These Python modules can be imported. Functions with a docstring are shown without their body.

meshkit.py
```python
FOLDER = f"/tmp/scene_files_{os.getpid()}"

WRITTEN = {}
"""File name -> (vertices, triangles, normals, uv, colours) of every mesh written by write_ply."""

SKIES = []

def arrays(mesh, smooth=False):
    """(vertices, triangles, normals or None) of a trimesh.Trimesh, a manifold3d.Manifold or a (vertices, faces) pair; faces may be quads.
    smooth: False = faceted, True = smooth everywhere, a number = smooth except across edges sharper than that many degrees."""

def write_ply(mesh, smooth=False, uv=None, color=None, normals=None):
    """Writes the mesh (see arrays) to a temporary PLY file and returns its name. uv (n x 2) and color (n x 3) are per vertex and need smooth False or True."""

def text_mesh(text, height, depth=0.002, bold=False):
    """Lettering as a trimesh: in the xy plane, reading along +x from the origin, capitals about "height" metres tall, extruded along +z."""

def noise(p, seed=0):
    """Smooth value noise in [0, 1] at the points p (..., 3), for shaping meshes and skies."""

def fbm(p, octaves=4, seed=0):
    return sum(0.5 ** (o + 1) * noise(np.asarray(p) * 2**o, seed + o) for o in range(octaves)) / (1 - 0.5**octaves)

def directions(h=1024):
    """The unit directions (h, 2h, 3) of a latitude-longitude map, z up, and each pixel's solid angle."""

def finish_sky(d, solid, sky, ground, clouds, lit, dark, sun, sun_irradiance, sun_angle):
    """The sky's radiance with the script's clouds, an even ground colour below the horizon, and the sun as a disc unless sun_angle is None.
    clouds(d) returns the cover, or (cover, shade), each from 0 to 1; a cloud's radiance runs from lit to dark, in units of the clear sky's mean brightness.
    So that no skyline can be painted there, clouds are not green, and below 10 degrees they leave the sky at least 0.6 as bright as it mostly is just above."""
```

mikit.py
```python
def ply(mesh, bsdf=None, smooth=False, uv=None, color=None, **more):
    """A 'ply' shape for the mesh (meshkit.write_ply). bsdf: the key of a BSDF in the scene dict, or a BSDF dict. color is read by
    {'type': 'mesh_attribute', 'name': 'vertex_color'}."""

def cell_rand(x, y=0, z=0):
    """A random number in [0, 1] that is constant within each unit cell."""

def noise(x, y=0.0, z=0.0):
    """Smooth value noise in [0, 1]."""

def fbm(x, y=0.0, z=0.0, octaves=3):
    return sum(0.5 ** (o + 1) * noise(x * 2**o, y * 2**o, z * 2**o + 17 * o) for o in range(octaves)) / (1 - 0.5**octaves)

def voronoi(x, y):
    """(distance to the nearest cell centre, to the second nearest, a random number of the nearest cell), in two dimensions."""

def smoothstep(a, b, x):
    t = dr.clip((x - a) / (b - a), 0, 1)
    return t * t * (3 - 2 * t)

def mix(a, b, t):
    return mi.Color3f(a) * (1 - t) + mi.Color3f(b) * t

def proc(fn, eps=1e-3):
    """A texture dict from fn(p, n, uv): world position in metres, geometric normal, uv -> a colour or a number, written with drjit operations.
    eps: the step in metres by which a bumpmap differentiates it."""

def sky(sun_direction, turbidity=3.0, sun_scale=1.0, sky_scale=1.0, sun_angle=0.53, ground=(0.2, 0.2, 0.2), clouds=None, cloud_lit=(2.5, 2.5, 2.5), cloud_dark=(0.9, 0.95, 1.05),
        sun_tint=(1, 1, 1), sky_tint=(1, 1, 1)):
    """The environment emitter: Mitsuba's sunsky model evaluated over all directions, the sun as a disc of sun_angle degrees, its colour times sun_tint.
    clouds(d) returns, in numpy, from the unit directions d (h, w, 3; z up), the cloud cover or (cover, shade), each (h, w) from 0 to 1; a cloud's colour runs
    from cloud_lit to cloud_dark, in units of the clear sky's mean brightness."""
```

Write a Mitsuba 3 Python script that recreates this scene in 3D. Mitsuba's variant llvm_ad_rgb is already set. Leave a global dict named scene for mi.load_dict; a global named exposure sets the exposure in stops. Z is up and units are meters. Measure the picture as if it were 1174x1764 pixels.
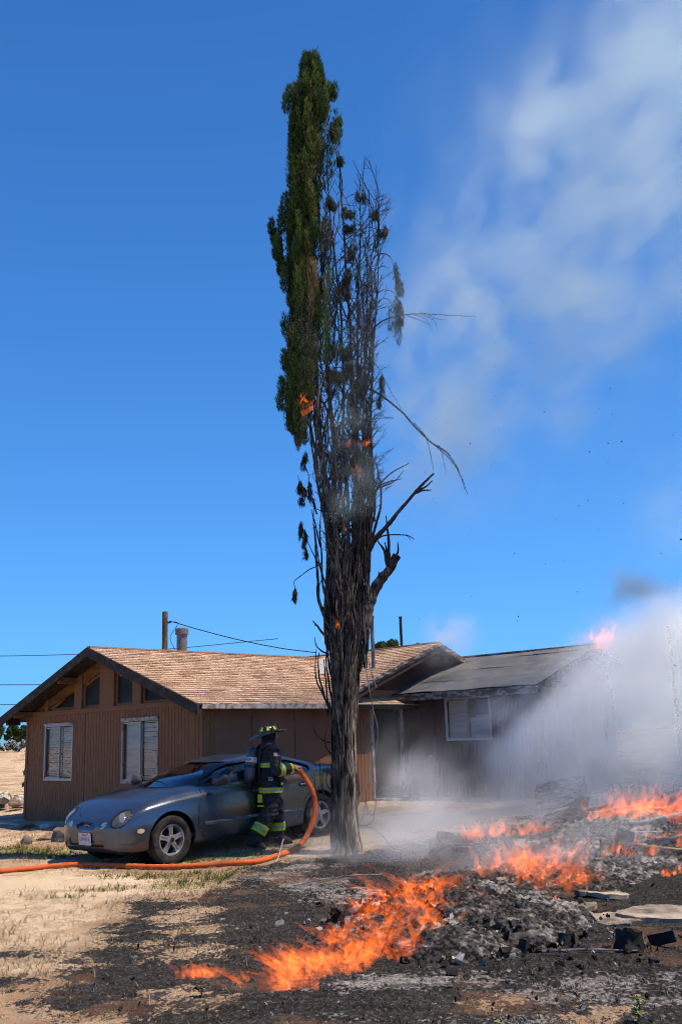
import math, random
import numpy as np, trimesh, drjit as dr, mitsuba as mi
import manifold3d as m3
from manifold3d import Manifold, CrossSection
import shapely, shapely.geometry as sg
import mikit, meshkit
from mikit import noise, fbm, voronoi, cell_rand, smoothstep, mix, proc, ply

T = mi.ScalarTransform4f
scene, labels = {}, {}
R = np.random.default_rng(7)
random.seed(7)

# ---------------------------------------------------------------- camera, sky and sun, exposure
exposure = 1.95
EYE = np.array([0.0, 0.0, 1.62])
PITCH, ROLL, FOCAL = math.radians(12.8), math.radians(1.81), 1722.0
_f = np.array([0, math.cos(PITCH), math.sin(PITCH)])
_u = np.array([math.sin(ROLL), -math.sin(PITCH) * math.cos(ROLL), math.cos(PITCH) * math.cos(ROLL)])
scene['camera'] = {'type': 'perspective', 'fov': 2 * math.degrees(math.atan(587 / FOCAL)), 'fov_axis': 'x', 'near_clip': 0.1, 'far_clip': 5000.0,
                   'to_world': T().look_at(origin=EYE.tolist(), target=(EYE + _f).tolist(), up=_u.tolist())}
SUN = np.array([0.416, -0.136, 0.899])
scene['sky'] = mikit.sky(SUN.tolist(), turbidity=2.25, sky_scale=0.86, sun_tint=(1.04, 1.0, 0.93), sky_tint=(0.41, 0.95, 1.50), ground=(0.25, 0.2, 0.14))

# ---------------------------------------------------------------- helpers
def arr(m):
    if hasattr(m, 'to_mesh'):
        k = m.to_mesh(); return np.array(k.vert_properties[:, :3], float), np.array(k.tri_verts, int)
    if isinstance(m, trimesh.Trimesh): return np.array(m.vertices), np.array(m.faces)
    v, f = np.asarray(m[0], float), np.asarray(m[1], int)
    if f.shape[1] == 4: f = np.vstack([f[:, [0, 1, 2]], f[:, [0, 2, 3]]])
    return v, f

def join(ms):
    vs, fs, at = [], [], 0
    for m in ms:
        v, f = arr(m); vs.append(v); fs.append(f + at); at += len(v)
    return np.vstack(vs), np.vstack(fs)

class MB:                                    # collects pieces, each with one colour, into one mesh
    def __init__(s): s.v, s.f, s.c, s.n = [], [], [], 0
    def add(s, m, col=None):
        v, f = arr(m); s.v.append(v); s.f.append(f + s.n); s.n += len(v)
        if col is not None: s.c.append(np.broadcast_to(np.asarray(col, float) * KB, (len(v), 3)))
        return s
    def mesh(s): return np.vstack(s.v), np.vstack(s.f)
    def put(s, key, bsdf, smooth=False, **k):
        scene[key] = ply(s.mesh(), bsdf, smooth, color=np.vstack(s.c) if s.c else None, **k)

def put(key, m, bsdf, smooth=False, **k):
    scene[key] = ply(arr(m), bsdf, smooth, **k)

def thing(key, label, cat=None, group=None, kind=None):
    labels[key] = {'label': label}
    if cat: labels[key]['category'] = cat
    if group: labels[key]['group'] = group
    if kind: labels[key]['kind'] = kind

def structure(key, label=None):
    labels[key] = {'kind': 'structure'}
    if label: labels[key]['label'] = label

_count = {}
def num(name):                               # name, name_001, name_002 ...
    k = _count.get(name, 0); _count[name] = k + 1
    return name if k == 0 else f'{name}_{k:03d}'

def box(x0, x1, y0, y1, z0, z1):
    v = np.array([[x, y, z] for x in (x0, x1) for y in (y0, y1) for z in (z0, z1)], float)
    f = np.array([[0, 1, 3, 2], [4, 6, 7, 5], [0, 4, 5, 1], [2, 3, 7, 6], [0, 2, 6, 4], [1, 5, 7, 3]])
    return v, np.vstack([f[:, [0, 1, 2]], f[:, [0, 2, 3]]])

def mbox(x0, x1, y0, y1, z0, z1):
    return Manifold.cube([x1 - x0, y1 - y0, z1 - z0]).translate([x0, y0, z0])

def xf(m, M=None, t=(0, 0, 0)):
    v, f = arr(m)
    if M is not None: v = v @ np.asarray(M).T
    return v + np.asarray(t), f

def rot(axis, deg):
    return trimesh.transformations.rotation_matrix(math.radians(deg), axis)[:3, :3]

def catmull(P, n):
    P = np.asarray(P, float)
    if len(P) == 2: return P[0] + (P[1] - P[0]) * np.linspace(0, 1, n)[:, None]
    Q = np.vstack([2 * P[0] - P[1], P, 2 * P[-1] - P[-2]])
    t = np.linspace(0, len(P) - 1, n); i = np.minimum(t.astype(int), len(P) - 2); t = (t - i)[:, None]
    a, b, c, d = Q[i], Q[i + 1], Q[i + 2], Q[i + 3]
    return 0.5 * (2 * b + (c - a) * t + (2 * a - 5 * b + 4 * c - d) * t * t + (3 * b - a - 3 * c + d) * t ** 3)

def tube(P, rad, sides=6, flat=None, ref=None):       # closed tube along P, radius per point, capped by points
    P = np.asarray(P, float); n = len(P); rad = np.broadcast_to(np.asarray(rad, float), (n,))
    t = np.gradient(P, axis=0); t /= np.linalg.norm(t, axis=1, keepdims=True) + 1e-12
    a = np.cross(t[0], ref if ref is not None else ([0, 0, 1.0] if abs(t[0][2]) < .9 else [1.0, 0, 0])); A = []
    for k in range(n):
        a = a - t[k] * np.dot(a, t[k]); a = a / (np.linalg.norm(a) + 1e-12); A.append(a)
    A = np.array(A); B = np.cross(t, A); th = np.arange(sides) * 2 * math.pi / sides
    fl = 1.0 if flat is None else flat
    v = P[:, None] + rad[:, None, None] * (np.cos(th)[None, :, None] * A[:, None] + fl * np.sin(th)[None, :, None] * B[:, None])
    i, j = np.meshgrid(np.arange(n - 1), np.arange(sides), indexing='ij'); j2 = (j + 1) % sides
    q = np.stack([i * sides + j, i * sides + j2, (i + 1) * sides + j2, (i + 1) * sides + j], -1).reshape(-1, 4)
    f = np.vstack([q[:, [0, 1, 2]], q[:, [0, 2, 3]]])
    v = np.vstack([v.reshape(-1, 3), P[0] - t[0] * rad[0] * .3, P[-1] + t[-1] * rad[-1] * .3])
    jj = np.arange(sides); e = (n - 1) * sides
    f = np.vstack([f, np.stack([(jj + 1) % sides, jj, jj * 0 + n * sides], 1), np.stack([e + jj, e + (jj + 1) % sides, jj * 0 + n * sides + 1], 1)])
    return v, f

def rough(m, amp, scale, seed=0, oct=3):              # displaces vertices by noise
    v, f = arr(m)
    d = np.stack([meshkit.fbm(v * scale + 31 * k, oct, seed + k) - .5 for k in range(3)], 1)
    return v + 2 * amp * d, f

def hull(pts): return Manifold.hull_points(np.asarray(pts, np.float32)) if hasattr(Manifold, 'hull_points') else None

def ball(c, r, n=24):
    return Manifold.sphere(float(r), n).translate([float(x) for x in c])

def bone(a, ra, b, rb, n=24):
    return Manifold.batch_hull([ball(a, ra, n), ball(b, rb, n)])

def rnd_rock(size, seed, sub=2, amp=.25):
    m = trimesh.creation.icosphere(sub, 1.0); v = np.array(m.vertices)
    k = np.random.default_rng(seed)
    for _ in range(7):                                   # flat facets
        n = k.normal(size=3); n /= np.linalg.norm(n); h = k.uniform(.55, .85)
        d = v @ n; v -= np.outer(np.maximum(d - h, 0), n)
    v *= 1 + amp * (meshkit.fbm(v * 2.2 + seed, 3, seed)[:, None] - .5)
    return v * np.asarray(size), np.array(m.faces)

# ---------------------------------------------------------------- materials
KB = .77                                      # base colours were picked by eye against a brighter picture
def mat(key, base, rough_=.8, spec=.3, **k):
    if not isinstance(base, dict): base = [x * KB for x in base]
    scene[key] = {'type': 'twosided', 'bsdf': {'type': 'principled', 'base_color': base if isinstance(base, dict) else {'type': 'rgb', 'value': list(base)}, 'roughness': rough_, 'specular': spec, **k}}
    return key

def bump(key, inner_base, fn, scale, rough_=.85, spec=.25, eps=1e-3, **k):
    scene[key] = {'type': 'twosided', 'bsdf': {'type': 'bumpmap', 'arbitrary': proc(fn, eps), 'scale': scale,
                  'bsdf': {'type': 'principled', 'base_color': inner_base if isinstance(inner_base, dict) else {'type': 'rgb', 'value': list(inner_base)}, 'roughness': rough_, 'specular': spec, **k}}}
    return key

def two(c1, c2, s, zs=None, lo=.3, hi=.7, o=4):
    zs = s if zs is None else zs; c1, c2 = [x * KB for x in c1], [x * KB for x in c2]
    return proc(lambda p, n, uv: mix(c1, c2, smoothstep(lo, hi, fbm(p.x * s, p.y * s, p.z * zs, o))))

VC = {'type': 'mesh_attribute', 'name': 'vertex_color'}
mat('tinted_matte', VC, .85, .2)
mat('tinted_satin', VC, .45, .4)
scene['leaf'] = {'type': 'principledthin', 'base_color': VC, 'roughness': .6, 'diff_trans': .5, 'spec_trans': 0.0, 'eta': 1.3}
mat('siding_paint', proc(lambda p, n, uv: mix(mix([.190, .088, .040], [.230, .112, .055], fbm(p.x * 2.2, p.y * 2.2, p.z * .3, 4)), [.145, .085, .055], smoothstep(1.0, .1, p.z) * smoothstep(.42, .66, fbm(p.x * 5, p.y * 5, p.z * 3, 3)) * .7)), .75, .25)
mat('sheet_paint', two((.225, .112, .066), (.270, .138, .085), 1.3, .5), .7, .25)
mat('dark_trim', two((.035, .026, .020), (.07, .054, .042), 9, 9), .75)
mat('orange_lit_wood', two((.17, .075, .022), (.25, .115, .035), 3, 12), .6)  # warm reflected light on the slanted trim, put into its wood colour
mat('weathered_board', two((.09, .062, .05), (.34, .30, .27), 7, 16, .42, .62), .85)
mat('white_peeling', two((.50, .47, .44), (.24, .18, .15), 14, 6, .42, .66), .7)
mat('aluminium', (.42, .43, .44), .4, .5, metallic=.6)
mat('black_plastic', (.02, .02, .021), .5)
mat('dark_room', (.02, .018, .016), .9)
scene['window_glass'] = {'type': 'thindielectric', 'int_ior': 1.18, 'specular_transmittance': {'type': 'rgb', 'value': [.86, .87, .86]}}
mat('charred', two((.012, .011, .011), (.05, .048, .046), 11, 11, .35, .75), .9, .15)
mat('galvanised', two((.035, .035, .035), (.17, .175, .18), 4, 2.5), .55, .4)
# ---------------------------------------------------------------- the setting: ground, far field
UX, WX = np.array([.695, .719]), np.array([-.719, .695])

def gz(x, y):                                   # height of the ground
    x, y = np.asarray(x, float), np.asarray(y, float)
    s = np.minimum(x * UX[0] + y * UX[1], 15.9) - 8.8
    base = .05 * np.where(s > 1, s, np.where(s < -1, 0, (s + 1) ** 2 / 4))
    far = np.clip((y - 28) / 60, 0, 1); base = base + far * far * (3 - 2 * far) * np.where(x < 3, 1.35, 1.0)
    return base

BURN = [(-.05, 14.45), (-.52, 14.2), (-1.0, 14.1), (-1.37, 13.73), (-1.45, 13.0), (-1.5, 11.92), (-1.7, 11.03), (-2.0, 11.27), (-2.45, 11.23), (-2.3, 10.59), (-2.1, 10.02), (-2.31, 9.73), (-2.15, 9.18), (-2.33, 8.71), (-2.2, 8.38), (-1.95, 8.2), (-2.24, 7.97), (-2.05, 7.58), (-2.24, 7.1), (-1.92, 6.92), (-1.8, 6.59), (-1.9, 6.14), (-1.69, 5.2), (-1.2, 3.5),
        (3, 3.5), (12, 3.5), (12, 20), (4.6, 19.5), (5.0, 17.27), (3.84, 17.0), (2.29, 16.0), (1.37, 15.6), (.6, 14.75)]
BURN_P = sg.Polygon(BURN)
HOLES = [(-1.7, 10.07, .28), (-1.44, 9.44, .25), (-1.3, 8.54, .3), (-1.2, 7.15, .22), (-1.61, 6.61, .3), (-1.0, 6.95, .2), (.93, 6.78, .2), (1.32, 6.42, .16), (-1.55, 10.5, .25), (-1.7, 9.0, .14)]
SPOTS = [(-2.74, 8.71, .2), (-2.5, 7.68, .2)]

def burn_value(x, y):                           # > 0 inside the burnt area, metres from its edge
    pt = shapely.points(np.ravel(x), np.ravel(y))
    d = shapely.distance(BURN_P.exterior, pt); s = np.where(shapely.contains(BURN_P, pt), d, -d)
    X, Y = np.ravel(x), np.ravel(y)
    for a, b, r in HOLES: s = np.minimum(s, (np.hypot((X - a) * .8, (Y - b)) - r * .72) * .9)
    for a, b, r in SPOTS: s = np.maximum(s, r - np.hypot((X - a) * .7, (Y - b) * 1.2))
    return np.clip(s, -2, 2).reshape(np.shape(x))

def blob(x, y, L):
    out = np.zeros_like(x)
    for a, b, rx, ry, w in L: out = np.maximum(out, w * np.exp(-((x - a) / rx) ** 2 - ((y - b) / ry) ** 2))
    return out

GREEN = [(-5.8, 17.2, 1.0, .5, .9), (-5.0, 16.6, .9, .45, .9), (-4.1, 15.8, .9, .35, .8), (-2.8, 12.2, .5, .35, .5), (-2.0, 12.3, .5, .4, .7), (-1.6, 12.9, .3, .6, .8), (-2.3, 13.35, 1.0, .3, .8), (-1.3, 13.5, .4, .4, .7), (-2.6, 14.8, 1.6, .5, .6), (-1.6, 15.1, .6, .3, .8), (-1.7, 14.4, .9, .3, .6), (-3.2, 11.7, .6, .15, .5), (.7, 19.6, .5, .3, .5), (-6.5, 15.5, 1.0, .5, .4)]
PATH = [(-4.3, 12.9, 1.6, .8, 1), (-3.2, 13.2, 1.1, .45, 1), (-2.9, 11.9, .8, .3, .8), (-5.5, 13.6, 1.5, .6, .8), (-3.8, 11.2, .6, .3, .6),
        (-.4, 16.2, 1.2, .35, 1), (1.0, 17.6, 1.5, 1.4, 1), (2.2, 18.4, 1.3, .9, 1), (.4, 17.6, .6, 1.4, 1), (.6, 15.9, .8, .6, .8)]
ASHES = [(-.97, 12.91, .55, .55, .9), (-.45, 12.0, .6, .6, .8), (-.6, 13.5, .5, .35, .8), (-.1, 11.3, .6, .7, .6), (-1.2, 12.0, .3, .3, .5), (.25, 7.32, .55, .22, 1), (-.05, 7.08, .2, .1, .5), (1.6, 7.2, .9, .35, .6), (.75, 7.4, .6, .25, .7), (1.9, 6.7, .7, .4, .6), (.9, 6.3, .9, .3, .45), (-.1, 6.4, .5, .2, .35), (2.6, 7.0, .6, .4, .6), (1.3, 6.9, .5, .25, .7)]

def axis(lo, hi, step, far_lo, far_hi, grow=1.25):
    a = list(np.arange(lo, hi + 1e-9, step)); d = step
    while a[-1] < far_hi: d *= grow; a.append(a[-1] + d)
    d = step
    while a[0] > far_lo: d *= grow; a.insert(0, a[0] - d)
    return np.array(a)

_x = axis(-7.0, 7.5, .05, -900, 900); _y = [4.5]
while _y[-1] < 27: _y.append(_y[-1] + .04 * (_y[-1] / 9) ** 1.3)
_d = .3
while _y[-1] < 1500: _d *= 1.22; _y.append(_y[-1] + _d)
_d = .3
while _y[0] > -300: _d *= 1.4; _y.insert(0, _y[0] - _d)
_y = np.array(_y)
GX, GY = np.meshgrid(_x, _y)
bv = burn_value(GX, GY)
near = ((GX > -8) & (GX < 9) & (GY > 4) & (GY < 27)).astype(float)
zz = gz(GX, GY)
P3 = np.stack([GX, GY, GX * 0], -1)
zz = zz + near * ((meshkit.fbm(P3 * .9, 3, 5) - .5) * .06 + (meshkit.fbm(P3 * 6, 3, 9) - .5) * np.where(bv > 0, .045, .03))
gr = blob(GX, GY, GREEN); pa = blob(GX, GY, PATH); ash = blob(GX, GY, ASHES)
vv = np.where(bv > 0, ash, np.where(gr > pa, gr, -pa))
vv = np.where((GY > 24) & (GX < 10), .25 * (meshkit.fbm(P3 * .12, 2, 3) > .45) * (GY < 45), vv)
ids = np.arange(GX.size).reshape(GX.shape)
q = np.stack([ids[:-1, :-1], ids[:-1, 1:], ids[1:, 1:], ids[1:, :-1]], -1).reshape(-1, 4)

def ground_colour(p, n, uv):
    f1 = fbm(p.x * 1.3, p.y * 1.3, 3.0, 3); f2 = fbm(p.x * 9, p.y * 9, 0.0, 3); f3 = noise(p.x * 55, p.y * 40, 1.0); f4 = noise(p.x * 130, p.y * 90, 4.0)
    streak = fbm(p.x * 3, p.y * 16, 7.0, 3)
    dry = mix([.28, .20, .125], [.50, .41, .295], smoothstep(.28, .72, f2 * .4 + f3 * .3 + f4 * .3))
    dry = mix(dry, [.25, .16, .10], smoothstep(.45, .68, f1) * .8)
    dirt = mix([.43, .335, .225], [.52, .43, .31], f2 * .35 + f4 * .4 + f3 * .25)
    dirt = mix(dirt, [.27, .20, .13], smoothstep(.70, .85, f3 * .5 + f4 * .5))
    green = mix([.10, .12, .035], [.22, .20, .075], f3 * .5 + f2 * .5)
    c = mix(dry, dirt, smoothstep(.25, .6, -uv.y + (f2 - .5) * .5))
    c = mix(c, green, smoothstep(.25, .7, uv.y + (f2 - .5) * .6) * .8)
    black = mix([.016, .0155, .015], [.045, .043, .041], smoothstep(.35, .8, f3 * .5 + f4 * .3 + streak * .3))
    black = mix(black, [.10, .095, .09], smoothstep(.72, .9, f3 * .55 + f4 * .45) * .8)
    grey = mix([.07, .068, .066], [.27, .26, .25], smoothstep(.3, .8, streak * .5 + f3 * .3 + f4 * .25))
    b = mix(black, grey, smoothstep(.34, .72, uv.y + (f2 - .5) * .8 + (f3 - .5) * .5))
    b = mix(b, [.13, .075, .045], smoothstep(.62, .74, f1) * .5)
    m = smoothstep(-.05, .05, uv.x + (f2 - .5) * .55 + (f3 - .5) * .26 + (f4 - .5) * .12 + (f1 - .5) * .2)
    c = mix(c, [.10, .065, .042], smoothstep(-.34, -.02, uv.x + (f2 - .5) * .4) * smoothstep(.40, .62, f3 * .6 + f4 * .4) * .75)
    return mix(c, b, m) * .77

mat('ground_surface', proc(ground_colour), .95, .1)
scene['ground'] = ply((np.stack([GX.ravel(), GY.ravel(), zz.ravel()], 1), q), 'ground_surface', True, uv=np.stack([bv.ravel(), vv.ravel()], 1))
structure('ground', 'dirt yard, dry and scattered with grass at left, burnt black and ashen at right')

def surf(x, y):                                 # ground with its bumps, for setting things down
    P = np.stack([np.asarray(x, float), np.asarray(y, float), np.asarray(x, float) * 0], -1)
    b = burn_value(np.asarray(x, float), np.asarray(y, float))
    return gz(x, y) + (meshkit.fbm(P * .9, 3, 5) - .5) * .06 + (meshkit.fbm(P * 6, 3, 9) - .5) * np.where(b > 0, .045, .03)

# ground cover that nobody could count: short blades
def blades(key, label, cat, n, region, keep, hmin, hmax, wid, cols, lean, seed):
    k = np.random.default_rng(seed)
    x = k.uniform(region[0], region[1], n); y = region[2] + (region[3] - region[2]) * k.uniform(0, 1, n) ** 1.3
    # tufts: pull towards cluster centres
    cx = np.round(x / .22 + (meshkit.noise(np.stack([x * 3, y * 3, x * 0], -1), seed) - .5) * 3) * .22; cy = np.round(y / .3 + (meshkit.noise(np.stack([x * 3, y * 3, x * 0 + 9], -1), seed) - .5) * 3) * .3
    pull = k.uniform(0, .8, n); x = x + (cx - x) * pull; y = y + (cy - y) * pull
    ok = keep(x, y) > k.uniform(0, 1, n); x, y = x[ok], y[ok]; n = len(x)
    z = surf(x, y) - .004; h = k.uniform(hmin, hmax, n); a = k.uniform(0, 2 * math.pi, n); l = h * lean * k.uniform(.3, 1.3, n); b = k.uniform(0, 2 * math.pi, n)
    w = wid * k.uniform(.6, 1.3, n); dx, dy = np.cos(a) * w, np.sin(a) * w; lx, ly = np.cos(b) * l, np.sin(b) * l
    p0 = np.stack([x - dx, y - dy, z], 1); p1 = np.stack([x + dx, y + dy, z], 1)
    p2 = np.stack([x + lx * .4 + dx * .7, y + ly * .4 + dy * .7, z + h * .6], 1); p3 = np.stack([x + lx * .4 - dx * .7, y + ly * .4 - dy * .7, z + h * .6], 1); p4 = np.stack([x + lx, y + ly, z + h], 1)
    v = np.stack([p0, p1, p2, p3, p4], 1).reshape(-1, 3); i = np.arange(n)[:, None] * 5
    f = np.vstack([i + [0, 1, 2], i + [0, 2, 3], i + [3, 2, 4]])
    c = np.asarray(cols)[k.integers(0, len(cols), n)] * k.uniform(.6, .95, (n, 1))
    scene[key] = ply((v, f), 'leaf', False, color=np.repeat(c, 5, 0))
    thing(key, label, cat, kind='stuff')

blades('dry_grass', 'sparse dry straw coloured grass over the unburnt yard', 'grass', 60000, (-7, 0, 5.5, 20),
       lambda x, y: np.where(burn_value(x, y) < -.02, .10 + .62 * (meshkit.fbm(np.stack([x * 1.1, y * .9, x * 0], -1), 3, 4) > .52), .02) * (1 - .93 * np.clip(blob(x, y, PATH) * 1.5, 0, 1)), .02, .085, .0035,
       [(.52, .41, .25), (.44, .33, .18), (.60, .50, .33), (.36, .25, .13)], 1.0, 11)
blades('straw_litter', 'flat scattered straw, chaff and dead twigs over the bare dirt', 'straw', 60000, (-7, 0, 5.5, 18),
       lambda x, y: np.where(burn_value(x, y) < .05, .55, .06), .003, .009, .0022, [(.55, .44, .28), (.30, .20, .11), (.62, .53, .37), (.16, .10, .06), (.40, .29, .16)], 6.0, 14)
blades('green_grass', 'low green weedy grass around the car and hose', 'grass', 90000, (-7, 0, 10, 19.8),
       lambda x, y: np.where(burn_value(x, y) < 0, np.clip(blob(x, y, GREEN) * 1.3 - .25, 0, 1), 0), .02, .08, .005,
       [(.10, .14, .035), (.16, .18, .06), (.22, .21, .08), (.07, .10, .03), (.30, .25, .12)], .9, 12)
blades('burnt_stubble', 'black and ash grey stubble of burnt grass over the scorched ground', 'grass', 90000, (-2.6, 4.5, 5.4, 15),
       lambda x, y: np.where(burn_value(x, y) > 0, .75, 0), .006, .026, .0028,
       [(.012, .012, .011), (.02, .019, .018), (.03, .028, .026), (.09, .086, .082), (.16, .155, .15), (.26, .25, .24)], 1.6, 13)
# ---------------------------------------------------------------- the house (local axes: a along the long front, b back along the gable wall)
HC = np.array([-2.598, 18.387, 0.0]); HU = np.array([UX[0], UX[1], 0]); HW = np.array([WX[0], WX[1], 0]); HZ = np.array([0, 0, 1.0])
HM = np.stack([HU, HW, HZ], 1)
def hpt(a, b, z): return HC + a * HU + b * HW + z * HZ
def hx(m): return xf(m, HM, HC)
house_label = 'single storey brown wooden house with tan shingled gable roofs and a charred grey roofed addition'
thing('house', house_label, 'house')
_parts = {}
def part(name, m, bsdf, smooth=False, **k):
    key = 'house__' + name
    i = _parts.get(key, 0); _parts[key] = i + 1
    if i: key = f'{key}_{i:03d}'
    put(key, hx(m), bsdf, smooth, **k); return key

def grooved(s0, s1, z0, z1, pitch, depth=.009, th=.022, holes=(), gw=.014, off=0.0):
    """A sheet of siding in (s, t outward, z), cut by upright grooves and window holes."""
    m = mbox(s0, s1, 0, th, z0, z1); cut = []
    s = math.floor(s0 / pitch) * pitch + off
    while s < s1:
        if s - gw > s0 + .004 and s + gw < s1 - .004: cut.append(mbox(s - gw / 2, s + gw / 2, th - depth, th + .05, z0 - .1, z1 + .1))
        s += pitch
    cut += [mbox(a, b, -.1, .2, c, d) for a, b, c, d in holes]
    return m - Manifold.batch_boolean(cut, m3.OpType.Add) if cut else m

def on_gable(m):                                # (s, t, z) -> gable wall: b = s, a = -t
    v, f = arr(m); return np.stack([-v[:, 1], v[:, 0], v[:, 2]], 1), f
def on_front(m, b=0.0):                         # front wall: a = s, b = -t
    v, f = arr(m); return np.stack([v[:, 0], b - v[:, 1], v[:, 2]], 1), f[:, ::-1]
def on_side(m, a=5.55):                         # addition's long wall: b = s, a = a - t
    v, f = arr(m); return np.stack([a - v[:, 1], v[:, 0], v[:, 2]], 1), f

BELT, EAVE, RIDGE, HALF = 2.37, 2.29, 3.57, 3.14
W1 = (4.37, 5.49, .96, 2.09); W2 = (1.35, 2.54, .92, 2.10)
# gable wall
wall = mbox(0, 6.28, -.10, 0, -.3, BELT) - mbox(W1[0], W1[1], -.3, .2, W1[2], W1[3]) - mbox(W2[0], W2[1], -.3, .2, W2[2], W2[3])
gk = part('gable_wall', on_gable(wall), 'siding_paint')
for s0, s1 in ((.005, .30), (.304, 1.49), (1.494, 2.71), (2.714, 3.895), (3.915, 5.12), (5.124, 6.275)):
    part('gable_wall__siding_panel', on_gable(grooved(s0, s1, -.3 if s1 > 1 else -.3, BELT - .015, .102, holes=[W1, W2])), 'siding_paint')
part('gable_wall__belt_board', on_gable(box(-.02, 6.30, .0225, .050, BELT - .06, BELT + .035)), 'siding_paint')
part('gable_wall__corner_board', on_gable(box(-.025, .06, .0228, .042, -.3, BELT - .062)), 'siding_paint')
part('gable_wall__corner_board', on_gable(box(6.21, 6.295, .0228, .042, -.3, BELT - .062)), 'siding_paint')

def top(b): return EAVE + (RIDGE - EAVE) * (HALF + .45 - abs(b - HALF)) / (HALF + .45) - .09     # underside of the roof over b
def gpoly(pts, t0, t1):
    return on_gable(trimesh.creation.extrude_polygon(sg.Polygon(pts), t1 - t0, engine='earcut').apply_transform(np.array([[1, 0, 0, 0], [0, 0, 1, t0], [0, 1, 0, 0], [0, 0, 0, 1.]])))
G0 = BELT + .036
full = sg.Polygon([(.10, G0 - .03), (6.18, G0 - .03), (HALF, top(HALF))])
wins = {'gw1': [(4.37, G0 + .02), (5.34, G0 + .02), (4.37, G0 + .50)], 'gw2': [(3.40, G0 + .02), (4.04, G0 + .02), (4.04, top(4.04) - .28), (3.40, top(3.40) - .28)],
        'gw3': [(2.23, G0 + .02), (2.84, G0 + .02), (2.84, top(2.84) - .28), (2.23, top(2.23) - .28)], 'gw4': [(.96, G0 + .02), (1.90, G0 + .02), (1.90, G0 + .48)]}
gp = full
for w in wins.values(): gp = gp.difference(sg.Polygon(w))
part('gable_wall__clerestory_wall', gpoly(gp.exterior.coords, -.08, -.03) if not gp.interiors else on_gable(trimesh.creation.extrude_polygon(gp, .05, engine='earcut').apply_transform(np.array([[1, 0, 0, 0], [0, 0, 1, -.08], [0, 1, 0, 0], [0, 0, 0, 1.]]))), 'siding_paint')
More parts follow.
